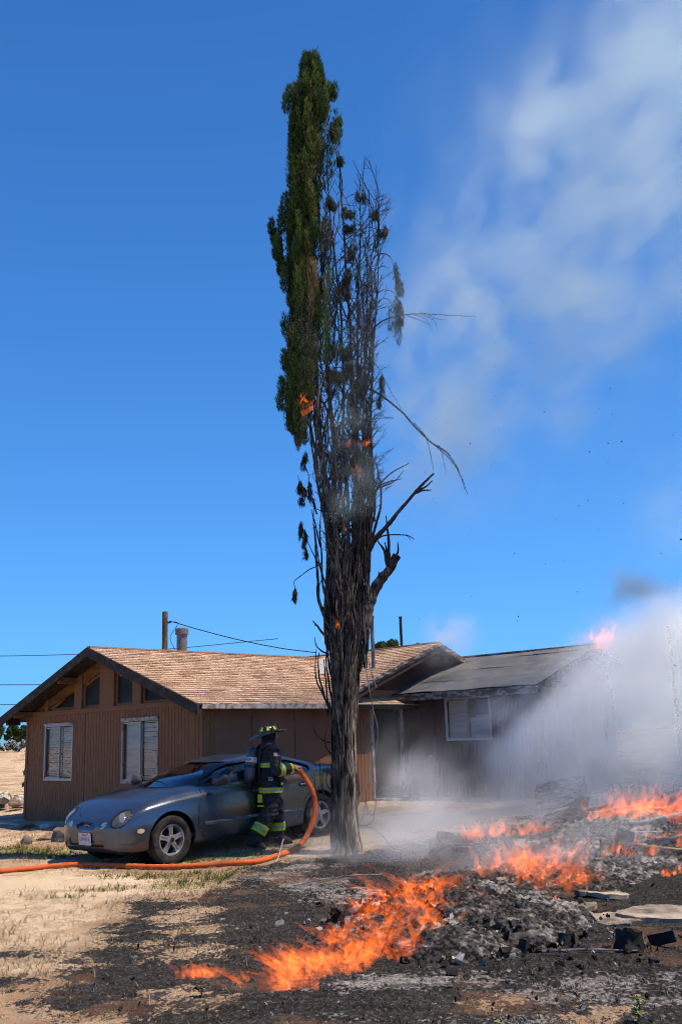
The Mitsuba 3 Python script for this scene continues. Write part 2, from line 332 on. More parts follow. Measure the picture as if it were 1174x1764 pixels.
for s0, s1, bs in ((4.06, 4.35, 'siding_paint'), (2.86, 3.38, 'siding_paint'), (1.92, 2.21, 'siding_paint'), (5.40, 5.52, 'siding_paint'), (.72, .94, 'siding_paint')):
    zt = min(top(s0), top(s1)) - .02
    pm = [(s0, G0), (s1, G0), (s1, top(s1) - .02), (s0, top(s0) - .02)]
    part('gable_wall__post', gpoly(pm, -.0295, .028), bs)
part('gable_wall__slanted_trim', gpoly([(4.37, top(4.37) - .27), (4.37, top(4.37) - .02), (5.39, top(5.39) - .02), (5.39, top(5.39) - .20)], -.0296, .012), 'orange_lit_wood')
part('gable_wall__slanted_trim', gpoly([(3.40, top(3.40) - .27), (3.40, top(3.40) - .02), (4.04, top(4.04) - .02), (4.04, top(4.04) - .27)], -.0296, .012), 'orange_lit_wood')
for w in wins.values():
    ring = sg.Polygon(w).difference(sg.Polygon(w).buffer(-.035, join_style='mitre'))
    for g in getattr(ring, 'geoms', [ring]):
        fm = trimesh.creation.extrude_polygon(g, .05, engine='earcut').apply_transform(np.array([[1, 0, 0, 0], [0, 0, 1, -.075], [0, 1, 0, 0], [0, 0, 0, 1.]]))
        fk = part('gable_window', on_gable(fm), 'siding_paint')
    pane = np.array(sg.Polygon(w).buffer(-.03, join_style='mitre').exterior.coords)[:-1]
    n = len(pane); pv = np.stack([pane[:, 0], np.full(n, -.05), pane[:, 1]], 1)
    put(fk + '__pane', hx(on_gable((pv, np.array([[0, i, i + 1] for i in range(1, n - 1)])))), 'dark_glass')

mat('dark_glass', two((.010, .012, .010), (.035, .036, .030), 2.5), .35, .08); mat('white_frame', two((.74, .73, .71), (.60, .58, .55), 8), .5)
# windows: frame, mullion, two panes, slatted blind behind
def pane_quad(s0, s1, t, z0, z1): return np.array([[s0, t, z0], [s1, t, z0], [s1, t, z1], [s0, t, z1]]), np.array([[0, 1, 2, 3]])
mat('blind_slat', two((.56, .51, .44), (.70, .65, .57), 4, 30), .6)
mat('blind_and_reflection', two((.52, .49, .45), (.66, .63, .58), 3, 20), .7)
def window(w, place, name, mull, blind, fmat, rail):
    s0, s1, z0, z1 = w; k = part(name, place(join([box(s0 - .012, s1 + .012, .0, .035, z1 - .022, z1 + .012), box(s0 - .012, s1 + .012, 0, .035, z0 - .012, z0 + .0355), box(s0 - .012, s0 + .024, .0, .034, z0 + .0355, z1 - .0355), box(s1 - .024, s1 + .012, 0, .034, z0 + .036, z1 - .0225)])), fmat)
    k = k[len('house__'):]
    part(k + '__mullion', place(box(mull - .014, mull + .014, -.01, .030, z0 + .0362, z1 - .0228)), 'aluminium')
    part(k + '__sash_rail', place(join([box(mull + .018, s1 - .036, -.012, .018, z0 + .036, z0 + .062), box(mull + .018, s1 - .036, -.012, .018, z1 - .062, z1 - .036)])), 'aluminium')
    part(k + '__pane', place(pane_quad(s0 + .03, mull - .012, .004, z0 + .03, z1 - .03)), 'window_glass')
    part(k + '__pane', place(pane_quad(mull + .012, s1 - .03, -.006, z0 + .03, z1 - .03)), 'window_glass')
    if rail: part(k + '__head_trim', place(rough(join([box(s0 - .03, s1 + .03, .0355, .055, z1 + .0, z1 + .05)]), .004, 20)), 'white_peeling')
    if blind:
        for b0, b1, kind in blind:
            if kind == 'half': part(k + '__shade', place(box(b0, b1, -.06, -.055, z0 + .04, z0 + .45)), 'blind_and_reflection'); continue  # added pale sheet, stands in for a reflection in the lower pane
            if kind == 'shade': part(k + '__shade', place(box(b0, b1, -.06, -.055, z0 + .04, z1 - .03)), 'blind_and_reflection'); continue
            ms, z, i = [], z1 - .05, 0; kr = np.random.default_rng(int(b0 * 1000))
            while z > z0 + .05:
                sag = (.02 * max(0, 1 - (z - z0) / .25)) if kind == 'warped' else 0
                tl = kr.normal(0, .12 if kind == 'warped' else .04) + 1.28
                xs = np.linspace(b0, b1, 7); c, s_ = math.cos(tl) * .012, math.sin(tl) * .0122
                dz = sag * np.sin((xs - b0) / (b1 - b0) * 5 + i) + (kr.normal(0, .004) if kind == 'warped' else 0)
                if kind == 'warped' and i in (23, 24, 12): dz = dz - .03 * np.linspace(1, 0, 7) ** 2
                v = np.vstack([np.stack([xs, xs * 0 - .06 - c, z + dz - s_], 1), np.stack([xs, xs * 0 - .06 + c, z + dz + s_], 1)])
                ms.append((v, np.array([[j, j + 1, j + 8, j + 7] for j in range(6)]))); z -= .0235; i += 1
            kk = part(k + '__blind', place(join(ms)), 'blind_slat'); labels[kk] = {'kind': 'stuff', 'label': 'thin horizontal blind slats behind the glass'}
    return k
window(W1, on_gable, 'left_window' if False else 'window', 4.89, [(4.90, 5.44, 'warped'), (4.42, 4.87, 'warped')], 'aluminium', True)
window(W2, on_gable, 'window', 1.925, [(1.96, 2.49, 'shade'), (1.40, 1.90, 'warped')], 'white_peeling', True)
# front wall: flat sheets and a strip of siding at the sliding door
part('front_wall', on_front(mbox(.025, 4.42, -.10, 0, -.3, 2.42)), 'sheet_paint')
part('front_wall__siding_panel', on_front(grooved(.062, .28, -.3, 2.36, .07, th=.024)), 'siding_paint')
for s0, s1 in ((.284, 1.12), (1.135, 2.215), (2.230, 3.30)):
    part('front_wall__sheet', on_front(box(s0, s1, .0, .021, -.3, 2.36)), 'sheet_paint')
part('front_wall__siding_panel', on_front(grooved(3.31, 4.40, -.2, 2.40, .102, th=.023)), 'siding_paint')
part('front_wall__corner_board', on_front(box(-.02, .06, .001, .040, -.3, 2.36)), 'siding_paint')
part('front_wall__header', on_front(box(4.40, 5.55, -.10, .022, 2.345, 2.62)), 'siding_paint')
# sliding door
door = part('sliding_door', on_front(join([box(4.405, 4.475, .0, .05, .30, 2.335), box(5.36, 5.42, .0, .05, .30, 2.335), box(4.476, 5.359, .001, .048, 2.27, 2.334), box(4.476, 5.359, 0, .046, .30, .37)])), 'white_peeling')
door = door[7:]
part(door + '__screen_frame', on_front(join([box(4.49, 4.53, -.02, .02, .375, 2.265), box(5.27, 5.32, -.02, .02, .375, 2.265), box(4.531, 5.269, -.018, .018, 2.21, 2.264), box(4.531, 5.269, -.018, .018, .376, .43)])), 'black_plastic')
part(door + '__pane', on_front(pane_quad(4.52, 5.28, -.005, .42, 2.22)), 'window_glass')
part('doorstep', on_front(rough(join([box(4.42, 5.3, .055, .55, .10, .40)]), .006, 6)), two((.30, .27, .23), (.42, .40, .36), 6) and 'white_peeling')
# the wall of the gable over the sliding door, above the addition
def top2(a): return 2.30 + (3.66 - 2.30) * (1 - abs(a - 6.3) / 3.55) - .09
def fpoly(pts, t0, t1):
    return on_front(trimesh.creation.extrude_polygon(sg.Polygon(pts), t1 - t0, engine='earcut').apply_transform(np.array([[1, 0, 0, 0], [0, 0, 1, t0], [0, 1, 0, 0], [0, 0, 0, 1.]])))
mat('sooty_siding', two((.055, .032, .023), (.078, .045, .033), 1.5, .6), .85)
part('front_gable', fpoly([(3.3, 2.425), (4.39, 2.425), (4.39, 2.625), (9.3, 2.625), (9.3, top2(9.3)), (6.3, top2(6.3)), (3.3, top2(3.3))], -.08, -.003), 'sooty_siding')
# hidden walls that close the house
part('back_wall', box(.025, 9.5, 6.18, 6.28, -.3, 2.5), 'siding_paint'); part('back_wall', box(9.4, 9.5, .05, 6.17, -.3, 2.5), 'siding_paint')
part('inner_wall', box(.2, 5.5, 2.6, 2.65, -.2, 2.9), 'dark_room'); part('inner_wall', gpoly([(.2, 2.3), (6.08, 2.3), (6.0, 2.42), (3.14, 3.40), (.28, 2.42)], -3.05, -3.0), 'dark_room'); part('inner_wall', box(3.0, 3.05, .15, 6.1, .2, 2.29), 'dark_room')
part('inner_floor', box(.12, 9.3, .12, 6.1, .1, .2), 'dark_room')

# ---- addition: charred siding, window, dark door, grey rolled roofing
A_END, AW = -3.55, (-2.31, -1.157, 1.525, 2.385)
part('addition_wall', on_side(mbox(A_END, -.005, -.10, 0, -.2, 2.5) - mbox(AW[0], AW[1], -.3, .2, AW[2], AW[3])), 'sooty_siding')
for s0, s1 in ((A_END, -2.44), (-2.436, -1.22), (-1.216, -.86)):
    part('addition_wall__siding_panel', on_side(grooved(s0, s1, -.2, 2.48, .102, holes=[AW])), 'sooty_siding')
window(AW, on_side, 'window', -1.72, [(-1.70, -1.19, 'shade'), (-2.26, -1.74, 'half')], 'white_frame', False)  # both pale sheets are added, giving the panes their pale reflection
part('entry_door', on_side(join([box(-.80, -.12, .0, .045, .36, 2.36)])), 'black_plastic' and 'sooty_siding')
part('entry_door__panel', on_side(join([box(-.73, -.50, .0455, .055, 1.30, 2.22), box(-.42, -.19, .0455, .055, 1.30, 2.22), box(-.73, -.50, .0455, .055, .5, 1.15), box(-.42, -.19, .0455, .055, .5, 1.15)])), 'sooty_siding')
part('entry_door__handle', on_side(xf(ball((0, 0, 0), .032, 16), t=(-.74, .085, 1.2))), 'aluminium', True)
part('entry_door__frame', on_side(join([box(-.86, -.805, 0, .05, .30, 2.42), box(-.115, -.06, 0, .05, .30, 2.42), box(-.804, -.116, .001, .048, 2.365, 2.42)])), 'sooty_siding')
part('addition_end_wall', on_front(mbox(5.56, 8.25, -.10, 0, -.3, 2.5) - mbox(5.75, 6.6, -.3, .2, .3, 1.35), A_END), 'sooty_siding')
part('addition_end_wall__boarding', on_front(grooved(5.56, 8.25, -.3, 2.5, .6, th=.02, holes=[(5.75, 6.6, .3, 1.35)]), A_END - .0005), 'sooty_siding')
part('addition_gable', on_front(trimesh.creation.extrude_polygon(sg.Polygon([(5.57, 2.502), (8.24, 2.502), (8.2, 2.72), (7.5, 3.20), (5.6, 2.56)]), .08, engine='earcut').apply_transform(np.array([[1, 0, 0, 0], [0, 0, 1, -.09], [0, 1, 0, 0], [0, 0, 0, 1.]])), A_END), 'sooty_siding')
part('addition_side_wall', box(8.15, 8.25, A_END + .12, -.01, -.3, 2.45), 'sooty_siding')
part('fridge', box(6.5, 7.2, -1.9, -1.2, .4, 2.05), 'blind_and_reflection')
def zr(a): return 2.545 + (3.40 - 2.545) * (a - 5.12) / (7.55 - 5.12)
mat('rolled_roofing', two((.105, .11, .115), (.16, .165, .17), 2.5, 2.5), .9)
mat('rolled_roofing_charred', two((.018, .022, .03), (.05, .058, .07), 2.5, 2.5), .8)
part('grey_roof', join([xf((np.array([[5.14, .40, zr(5.14) - .035], [7.55, .40, zr(7.55) - .035], [7.55, -3.72, zr(7.55) - .035], [5.14, -3.72, zr(5.14) - .035], [5.14, .40, zr(5.14) - .13], [7.55, .40, zr(7.55) - .13], [7.55, -3.72, zr(7.55) - .13], [5.14, -3.72, zr(5.14) - .13]]), np.array([[0, 1, 2], [0, 2, 3], [4, 6, 5], [4, 7, 6], [0, 4, 5], [0, 5, 1], [1, 5, 6], [1, 6, 2], [2, 6, 7], [2, 7, 3], [3, 7, 4], [3, 4, 0]])))]), 'charred')
ks = np.random.default_rng(3)
edges = [5.10, 5.78, 6.50, 7.20, 7.58]
for i in range(4):
    a0, a1 = edges[i], edges[i + 1] + .05
    nb = 40; bs = np.linspace(.42, -3.74, nb); va, na = [], 8
    aa = np.linspace(a0, a1, na)
    A_, B_ = np.meshgrid(aa, bs); wob = (meshkit.fbm(np.stack([A_ * 1.5, B_ * 1.2, A_ * 0 + i], -1), 3, 3) - .5) * .035
    A2 = A_ + np.where((A_ == aa[0]), (meshkit.noise(np.stack([B_ * 3, B_ * 0, B_ * 0 + i], -1), 4) - .5) * .05, 0)
    Z_ = zr(A2) + wob - .014 + np.where(A_ < a0 + .1, .012, 0) + .002 * i - .0 + .006 * (A_ - a0)
    hide = (B_ > .0) & (A_ > 5.6)
    idx = np.arange(A_.size).reshape(A_.shape); qq = np.stack([idx[:-1, :-1], idx[:-1, 1:], idx[1:, 1:], idx[1:, :-1]], -1).reshape(-1, 4)
    part('grey_roof__roofing_strip', (np.stack([A2.ravel(), B_.ravel(), Z_.ravel()], 1), qq), 'rolled_roofing', True)
part('grey_roof__ridge_cap', box(7.54, 7.72, -3.76, .2, zr(7.55) - .0, zr(7.55) + .03), 'weathered_board')
part('grey_roof__back_slope', (np.array([[7.56, .3, zr(7.55) - .02], [7.56, -3.7, zr(7.55) - .02], [8.6, -3.7, zr(7.55) - .40], [8.6, .3, zr(7.55) - .40]]), np.array([[0, 1, 2, 3]])), 'charred')
part('grey_roof__fascia', rough(trimesh.Trimesh(*box(5.095, 5.125, -3.74, .40, zr(5.1) - .17, zr(5.1) - .03)).subdivide().subdivide().subdivide(), .008, 5), 'weathered_board')
part('grey_roof__beam', box(5.2, 5.5, -.05, .3, zr(5.2) - .2, zr(5.2) - .14), 'weathered_board')
for i in range(9):                                                   # rafter tails, charred, sticking out past the burnt end
    a = 5.3 + i * .28
    part('grey_roof__rafter', box(a, a + .045, -3.70 - .05 * (i % 3), .25, zr(a) - .22, zr(a) - .131), 'charred')

# ---- shingled roofs
def slope_roof(name, eave0, ridge0, along, length, run_len, seed, label):
    """Shingle courses stepped up a slope. eave0, ridge0: 3-d points (a, b, z) at one end; along: unit vector; length: metres along."""
    k = np.random.default_rng(seed); e, r, al = np.array(eave0), np.array(ridge0), np.array(along); up = r - e; L = np.linalg.norm(up); up /= L
    nr = np.cross(al, up); nr = nr if nr[2] > 0 else -nr
    deck = np.array([e, e + al * length, r + al * length, r]); dk = np.vstack([deck - nr * .004, deck - nr * .085])
    df = np.array([[0, 1, 2], [0, 2, 3], [4, 6, 5], [4, 7, 6], [0, 4, 5], [0, 5, 1], [1, 5, 6], [1, 6, 2], [2, 6, 7], [2, 7, 3], [3, 7, 4], [3, 4, 0]])
    kk = part(name, (dk, df), 'dark_trim')
    mb = MB(); ex = .135; nc = int(math.ceil(L / ex)); tones = np.array([(.45, .31, .215), (.50, .355, .25), (.38, .25, .17), (.56, .41, .30), (.33, .215, .145), (.47, .32, .22)])
    for c in range(nc):
        u0, u1 = c * ex, min((c + 1) * ex + .03, L + .01); x = -.02 - k.uniform(0, .3)
        while x < length + .02:
            w = k.choice([.12, .2, .28, .34, .17]); x0, x1 = max(x, -.02), min(x + w, length + .02); x += w
            if x1 - x0 < .02: continue
            t = k.uniform(.004, .012); col = tones[k.choice(6, p=[.24, .22, .2, .12, .10, .12])] * k.uniform(.9, 1.1) * (.84 + .32 * meshkit.fbm(np.array([[x * .9, c * .55, seed]]), 3, 2)[0])
            j = k.uniform(-.008, .004); z0, z1 = .012 + t, .002
            pts = [e + al * a + up * (u + j) + nr * h for a, u, h in ((x0, u0, z0), (x1 - .003, u0, z0), (x1 - .003, u1, z1), (x0, u1, z1), (x0, u0, -.003), (x1 - .003, u0, -.003), (x1 - .003, u1, -.003), (x0, u1, -.003))]
            mb.add((np.array(pts), np.array([[0, 1, 2], [0, 2, 3], [0, 4, 5], [0, 5, 1], [1, 5, 6], [1, 6, 2], [3, 7, 4], [3, 4, 0]])), col)
    v, f = mb.mesh(); key = kk + '__shingles'
    scene[key] = ply(hx((v, f)), 'shingle', False, color=np.vstack(mb.c)); labels[key] = {'kind': 'stuff', 'label': label}
    return kk
bump('shingle', VC, lambda p, n, uv: noise(p.x * 160, p.y * 160, p.z * 160), .003, .95, .15)
slope_roof('front_roof', (-.45, -.45, EAVE), (-.45, HALF, RIDGE), (1, 0, 0), 6.4, 3.8, 21, 'tan and brown shingles in worn courses')
slope_roof('back_roof', (-.45, 6.73, EAVE), (-.45, HALF, RIDGE), (1, 0, 0), 6.4, 3.8, 22, 'tan shingles on the far slope')
slope_roof('cross_roof', (2.75, -.45, 2.30), (6.3, -.45, 3.66), (0, 1, 0), 7.2, 3.8, 23, 'tan and brown shingles on the nearer cross gable')
slope_roof('cross_roof', (9.85, -.45, 2.30), (6.3, -.45, 3.66), (0, 1, 0), 7.2, 3.8, 24, 'tan shingles on the hidden slope')
part('ridge_cap', box(-.46, 6.05, HALF - .06, HALF + .06, RIDGE + .0, RIDGE + .035), 'ridge_shingle'); mat('ridge_shingle', two((.36, .22, .14), (.48, .31, .20), 6), .95)
part('ridge_cap', box(6.24, 6.36, -.46, 6.7, 3.655, 3.69), 'ridge_shingle')
# valley flashing
vp = [(2.78, -.42), (6.02, 3.1)]
mat('flashing', (.52, .50, .47), .6, .4, metallic=.3)
def zroof(a, b): return max(EAVE + (RIDGE - EAVE) * (b + .45) / (HALF + .45), 2.30 + 1.36 * (a - 2.75) / 3.55)
fl = []
for i in range(14):
    t = .60 + .4 * i / 13; a, b = 2.75 + 3.28 * t, -.45 + 3.40 * t
    for da, db in ((-.10, .10), (0, 0), (.10, -.10)): fl.append((a + da, b + db, zroof(a + da, b + db) + .022))
part('valley_flashing', (np.array(fl), np.array([[i * 3 + j, i * 3 + j + 1, i * 3 + j + 4, i * 3 + j + 3] for i in range(13) for j in range(2)])), 'flashing')
# rake boards, eave boards
def board(p0, p1, h, th, dirn):                 # a board hung down from the line p0-p1, thickness along dirn
    p0, p1, d = np.array(p0, float), np.array(p1, float), np.array(dirn, float) * th; z = np.array([0, 0, h])
    v = np.array([p0, p1, p1 - z, p0 - z, p0 + d, p1 + d, p1 - z + d, p0 - z + d]); return v, np.array([[0, 1, 2], [0, 2, 3], [4, 6, 5], [4, 7, 6], [0, 4, 5], [0, 5, 1], [1, 5, 6], [1, 6, 2], [2, 6, 7], [2, 7, 3], [3, 7, 4], [3, 4, 0]])
part('rake_board', board((-.453, -.47, EAVE + .0), (-.453, HALF, RIDGE + .015), .19, .045, (-1, 0, 0)), 'dark_trim')
part('rake_board', board((-.4525, 6.75, EAVE + .0), (-.4525, HALF + .002, RIDGE + .015), .19, .045, (-1, 0, 0)), 'dark_trim')
part('rake_board', board((2.70, -.453, 2.30), (6.3, -.453, 3.675), .11, .03, (0, -1, 0)), 'weathered_board')
part('rake_board', board((2.70, -.4835, 2.27), (6.3, -.4835, 3.645), .035, .02, (0, -1, 0)), 'weathered_board')
part('rake_board', board((9.88, -.453, 2.30), (6.302, -.453, 3.675), .11, .03, (0, -1, 0)), 'weathered_board')
part('barge_rafter', board((2.75, -.452, 2.185), (6.3, -.452, 3.558), .10, .06, (0, 1, 0)), 'sooty_siding')
part('eave_board', rough(trimesh.Trimesh(*box(-.40, 2.80, -.49, -.455, EAVE - .075, EAVE + .005)).subdivide().subdivide().subdivide(), .003, 4), 'white_peeling')
part('soffit', box(-.40, 3.3, -.45, -.03, EAVE - .02, EAVE + .0), 'sheet_paint')
for i in range(4):                                                   # rafter tails under the near gable
    b = (.2, 2.0, 4.3, 6.1)[i]; part('lookout_beam', box(-.44, -.001, b - .04, b + .04, top(b) - .14, top(b) - .01), 'siding_paint')
part('purlin_end', box(-.40, -.10, 6.45, 6.55, 2.14, 2.26), 'dark_trim')
# pipes on the roof
pz = hpt(1.98, 3.3, 0)
vp_ = [(.115, 3.3), (.115, 3.98), (.15, 3.98), (.15, 4.01), (.145, 4.01), (.145, 4.10), (.12, 4.12), (.10, 4.11), (.10, 4.0)]
put('house__vent_pipe', xf(trimesh.creation.revolve(np.array([(0, 3.3)] + vp_ + [(0, 4.0)]), sections=28), t=(pz[0], pz[1], 0)), 'galvanised', 30)
put('house__vent_pipe_001', xf(trimesh.creation.revolve(np.array([(0, 3.0), (.04, 3.0), (.04, 4.18), (.055, 4.18), (.055, 4.25), (0, 4.25)]), sections=20), t=(.60, 22.0, 0)), 'galvanised', 30)
labels['house__vent_pipe'] = {'label': 'dark sooty metal flue pipe with a collar'}
labels['house__vent_pipe_001'] = {'label': 'slim pale plumbing pipe behind the burnt tree'}
# ---------------------------------------------------------------- the car (local axes: x forward, y to its left, z up)
CS = 1.035
CO = np.array([-2.125, 16.18, 0.068]); CF = np.array([-.7016, -.7113, -.0448]); CF /= np.linalg.norm(CF)
CL = np.cross([0, 0, 1.0], CF); CL /= np.linalg.norm(CL); CN = np.cross(CF, CL); CM = np.stack([CF, CL, CN], 1) * CS
# the car's left side is the side towards the viewer
def cx_(m):
    v, f = arr(m); v = v.copy(); v[:, 0] = np.where(v[:, 0] > 1.72, 1.72 + (v[:, 0] - 1.72) * .62, v[:, 0]); return xf((v, f), CM, CO)
thing('car', 'blue grey four door sedan with scorched brown paint on its doors and rear quarter', 'car')
_cp = {}
def cpart(name, m, bsdf, smooth=False, **k):
    key = 'car__' + name; i = _cp.get(key, 0); _cp[key] = i + 1
    if i: key = f'{key}_{i:03d}'
    put(key, cx_(m), bsdf, smooth, **k); return key

def lerp_tab(tab, x):
    a = np.array(sorted(tab)); from_ = np.interp
    # smooth interpolation through the table
    from scipy.interpolate import PchipInterpolator
    return PchipInterpolator(a[:, 0], a[:, 1])(x)
TW = [(-2.56, .52), (-2.5, .66), (-2.35, .80), (-2.0, .885), (-1.4, .918), (-.5, .925), (.5, .925), (1.3, .915), (1.75, .89), (2.05, .83), (2.25, .73), (2.36, .60), (2.42, .44)]
TS = [(-2.56, .74), (-2.4, .90), (-2.0, .955), (-1.2, .965), (-.3, .94), (.6, .905), (1.1, .875), (1.5, .835), (1.9, .765), (2.2, .67), (2.36, .59), (2.42, .54)]      # shoulder height
TC = [(-2.56, .82), (-2.4, .97), (-2.1, 1.03), (-1.7, 1.05), (-.5, 1.02), (.8, 1.00), (1.15, .985), (1.5, .918), (1.9, .815), (2.2, .70), (2.36, .615), (2.42, .55)]   # centre height
TB = [(-2.56, .40), (-2.45, .31), (-2.2, .25), (-1.5, .20), (0, .185), (1.2, .19), (2.0, .195), (2.25, .215), (2.38, .27), (2.42, .34)]
def body_loft(inset, x0=-2.56, x1=2.42, nx=90):
    xs = np.concatenate([[-2.56, -2.54, -2.5, -2.45], np.linspace(-2.4, 2.25, nx), [2.29, 2.32, 2.35, 2.38, 2.40, 2.42]]); xs = xs[(xs >= x0) & (xs <= x1)]
    w, s, c, b = (lerp_tab(t, xs) for t in (TW, TS, TC, TB))
    rows = []
    for k in range(len(xs)):
        W, S, C, B = w[k] - inset, s[k] - inset * .6, c[k] - inset, b[k] + inset
        m = B + (S - B) * .55
        P = [(0, B), (W * .55, B), (W * .86, B + .012), (W * .955, B + .05), (W * .975, B + .12), (W * .99, B + (m - B) * .55), (W, m), (W * .99, m + (S - m) * .45), (W * .965, m + (S - m) * .78), (W * .91, S - .012), (W * .83, S + (C - S) * .34), (W * .66, S + (C - S) * .68), (W * .40, S + (C - S) * .90), (W * .2, S + (C - S) * .975), (0, C)]
        P = np.array(P); Q = catmull(P, 43); Q[0, 0] = Q[-1, 0] = 0
        rows.append(np.vstack([np.stack([np.full(43, xs[k]), Q[:, 0], Q[:, 1]], 1), np.stack([np.full(41, xs[k]), -Q[41:0:-1, 0], Q[41:0:-1, 1]], 1)]))
    return loft(rows)
def loft(rows):
    n, k = len(rows), len(rows[0]); v = np.vstack(rows)
    i, j = np.meshgrid(np.arange(n - 1), np.arange(k), indexing='ij'); j2 = (j + 1) % k
    qd = np.stack([i * k + j, (i + 1) * k + j, (i + 1) * k + j2, i * k + j2], -1).reshape(-1, 4)
    f = np.vstack([qd[:, [0, 1, 2]], qd[:, [0, 2, 3]]])
    v = np.vstack([v, rows[0].mean(0), rows[-1].mean(0)]); jj = np.arange(k)
    f = np.vstack([f, np.stack([jj, (jj + 1) % k, jj * 0 + n * k], 1), np.stack([(n - 1) * k + (jj + 1) % k, (n - 1) * k + jj, jj * 0 + n * k + 1], 1)])
    M = Manifold(m3.Mesh(vert_properties=np.asarray(v, np.float32), tri_verts=np.asarray(f, np.uint32)))
    if M.volume() < 0: M = Manifold(m3.Mesh(vert_properties=np.asarray(v, np.float32), tri_verts=np.asarray(f[:, ::-1], np.uint32)))
    return M
# greenhouse: z, front x, rear x, half width
GH = np.array([(.80, 1.28, -2.10, .86), (.90, 1.16, -2.02, .85), (1.0, .97, -1.88, .825), (1.1, .74, -1.68, .785), (1.155, .50, -1.44, .735), (1.21, .27, -1.20, .685), (1.255, .05, -.98, .63), (1.28, -.15, -.80, .56), (1.296, -.30, -.66, .44), (1.302, -.42, -.54, .25)])
def green_loft(inset, z0=.80):
    from scipy.interpolate import PchipInterpolator
    p = PchipInterpolator(GH[:, 0], GH[:, 1:]); zs = np.concatenate([np.linspace(z0, 1.225, 26), np.linspace(1.236, 1.302, 12)]); rows = []
    th = np.linspace(0, 2 * math.pi, 120, endpoint=False)
    for z in zs:
        xf_, xr, hw = p(z); cxm, rx = (xf_ + xr) / 2, (xf_ - xr) / 2
        e = 3.0; c, s = np.cos(th), np.sin(th)
        r = (np.abs(c) ** e + np.abs(s) ** e) ** (-1 / e)
        rows.append(np.stack([cxm + (rx - inset * 1.6) * c * r, (hw - inset) * s * r, np.full(120, z - (inset if z > 1.2 else inset * (z - z0) / (1.2 - z0)))], 1))
    return loft(rows)
def yprism(pts, y0, y1):
    c = CrossSection([np.asarray(pts, float)], m3.FillRule.NonZero); m = Manifold.extrude(c, y1 - y0)     # in (x, z'), extruded along z'
    return m.rotate([90, 0, 0]).translate([0, y1, 0])
def xprism(pts, x0, x1):                        # polygon in (y, z)
    c = CrossSection([np.asarray(pts, float)], m3.FillRule.NonZero); m = Manifold.extrude(c, x1 - x0)
    return m.rotate([90, 0, 90]).translate([x0, 0, 0])
def zprism(pts, z0, z1):
    return Manifold.extrude(CrossSection([np.asarray(pts, float)], m3.FillRule.NonZero), z1 - z0).translate([0, 0, z0])
def smooth_poly(P, n=60, close=True):
    P = np.asarray(P, float); Q = np.vstack([P[-2:], P, P[:3]]) if close else P
    q = catmull(Q, n * 3); i0 = int(len(q) * 2 / (len(Q) - 1)); i1 = int(len(q) * (len(P) + 2) / (len(Q) - 1)); return q[i0:i1]
def buf(P, d): 
    g = sg.Polygon(P).buffer(d, join_style='round'); return np.array(g.exterior.coords)[:-1]
def ell(cx, cz, rx, rz, n=40, ang=0):
    t = np.linspace(0, 2 * math.pi, n, endpoint=False); c, s = math.cos(ang), math.sin(ang); x, z = rx * np.cos(t), rz * np.sin(t)
    return np.stack([cx + c * x - s * z, cz + s * x + c * z], 1)

B0, B30, B12, B11 = body_loft(0), body_loft(.035), body_loft(.014), body_loft(.0125)
Gr0, Gr30, GrG, GrT = green_loft(0), green_loft(.03), green_loft(.010), green_loft(-.004)
outer = B0 + Gr0
cabin = (B30 + Gr30) ^ mbox(-2.0, 1.12, -1, 1, .30, 1.5)
FD = buf([(.86, .30), (.95, .45), (.93, .70), (.80, .965), (-.25, .985), (-.27, .30)], 0)          # door outlines (x, z)
RD = [(-.285, .30), (-.265, .985), (-1.22, 1.0), (-1.28, .80), (-1.05, .60), (-.97, .42), (-.90, .30)]
FW = [(.78, .968), (.62, 1.055), (.40, 1.142), (.18, 1.198), (-.20, 1.228), (-.235, .988)]             # side windows
RW = [(-.305, .990), (-.28, 1.230), (-.62, 1.215), (-.92, 1.172), (-1.20, 1.095), (-1.36, 1.035), (-1.34, 1.0), (-1.20, .988)]
FW, RW = buf(buf(FW, -.03), .03), buf(buf(RW, -.035), .035)
WS = buf(buf([(-.77, .985), (-.63, 1.22), (-.40, 1.238), (.40, 1.238), (.63, 1.22), (.77, .985), (.4, .95), (-.4, .95)], -.03), .03)
RWN = buf(buf([(-.66, 1.05), (-.55, 1.195), (.55, 1.195), (.66, 1.05)], -.06), .06)
side_win = yprism(FW, -1.2, 1.2) + yprism(RW, -1.2, 1.2)
glass_cut = side_win + (xprism(WS, .05, 1.6) - mbox(-3, .05, -2, 2, 0, 3)) + xprism(RWN, -2.4, -1.0)
WHEEL_X, WR = (1.375, -1.385), .318
arch = Manifold.batch_boolean([Manifold.cylinder(.45, .375, .375, 64).rotate([90, 0, 0]).translate([wx, sy * 1.0 + (.45 if sy < 0 else 0) - (0 if sy < 0 else 0), .315]).translate([0, (0 if sy > 0 else 0), 0]) for wx in WHEEL_X for sy in (1, -1)], m3.OpType.Add)
arch = arch + mbox(1.375 - .30, 1.375 + .30, -1, -.62, 0, .3) + mbox(1.375 - .3, 1.375 + .3, .62, 1, 0, .3)
def slab_mask(y0): return mbox(-3, 3, y0, 1.3, 0, 2)
shell14 = B0 - B12
def seam(P, w, shell=None): return yprism(buf(P, w), .3, 1.3) - yprism(buf(P, -w), .2, 1.4)
body = outer - cabin - glass_cut - arch
cuts = [((yprism(buf(D, .012), .3, 1.3)) ^ shell14) for D in (FD, RD)]
cuts += [c.mirror([0, 1, 0]) for c in cuts]
hood = [(1.12, -.66), (1.12, .66), (1.7, .60), (2.1, .47), (2.27, .28), (2.31, 0), (2.27, -.28), (2.1, -.47), (1.7, -.60)]
hood_ring = (zprism(buf(hood, .005), .62, 1.1) - zprism(buf(hood, -.005), .5, 1.2)) ^ shell14
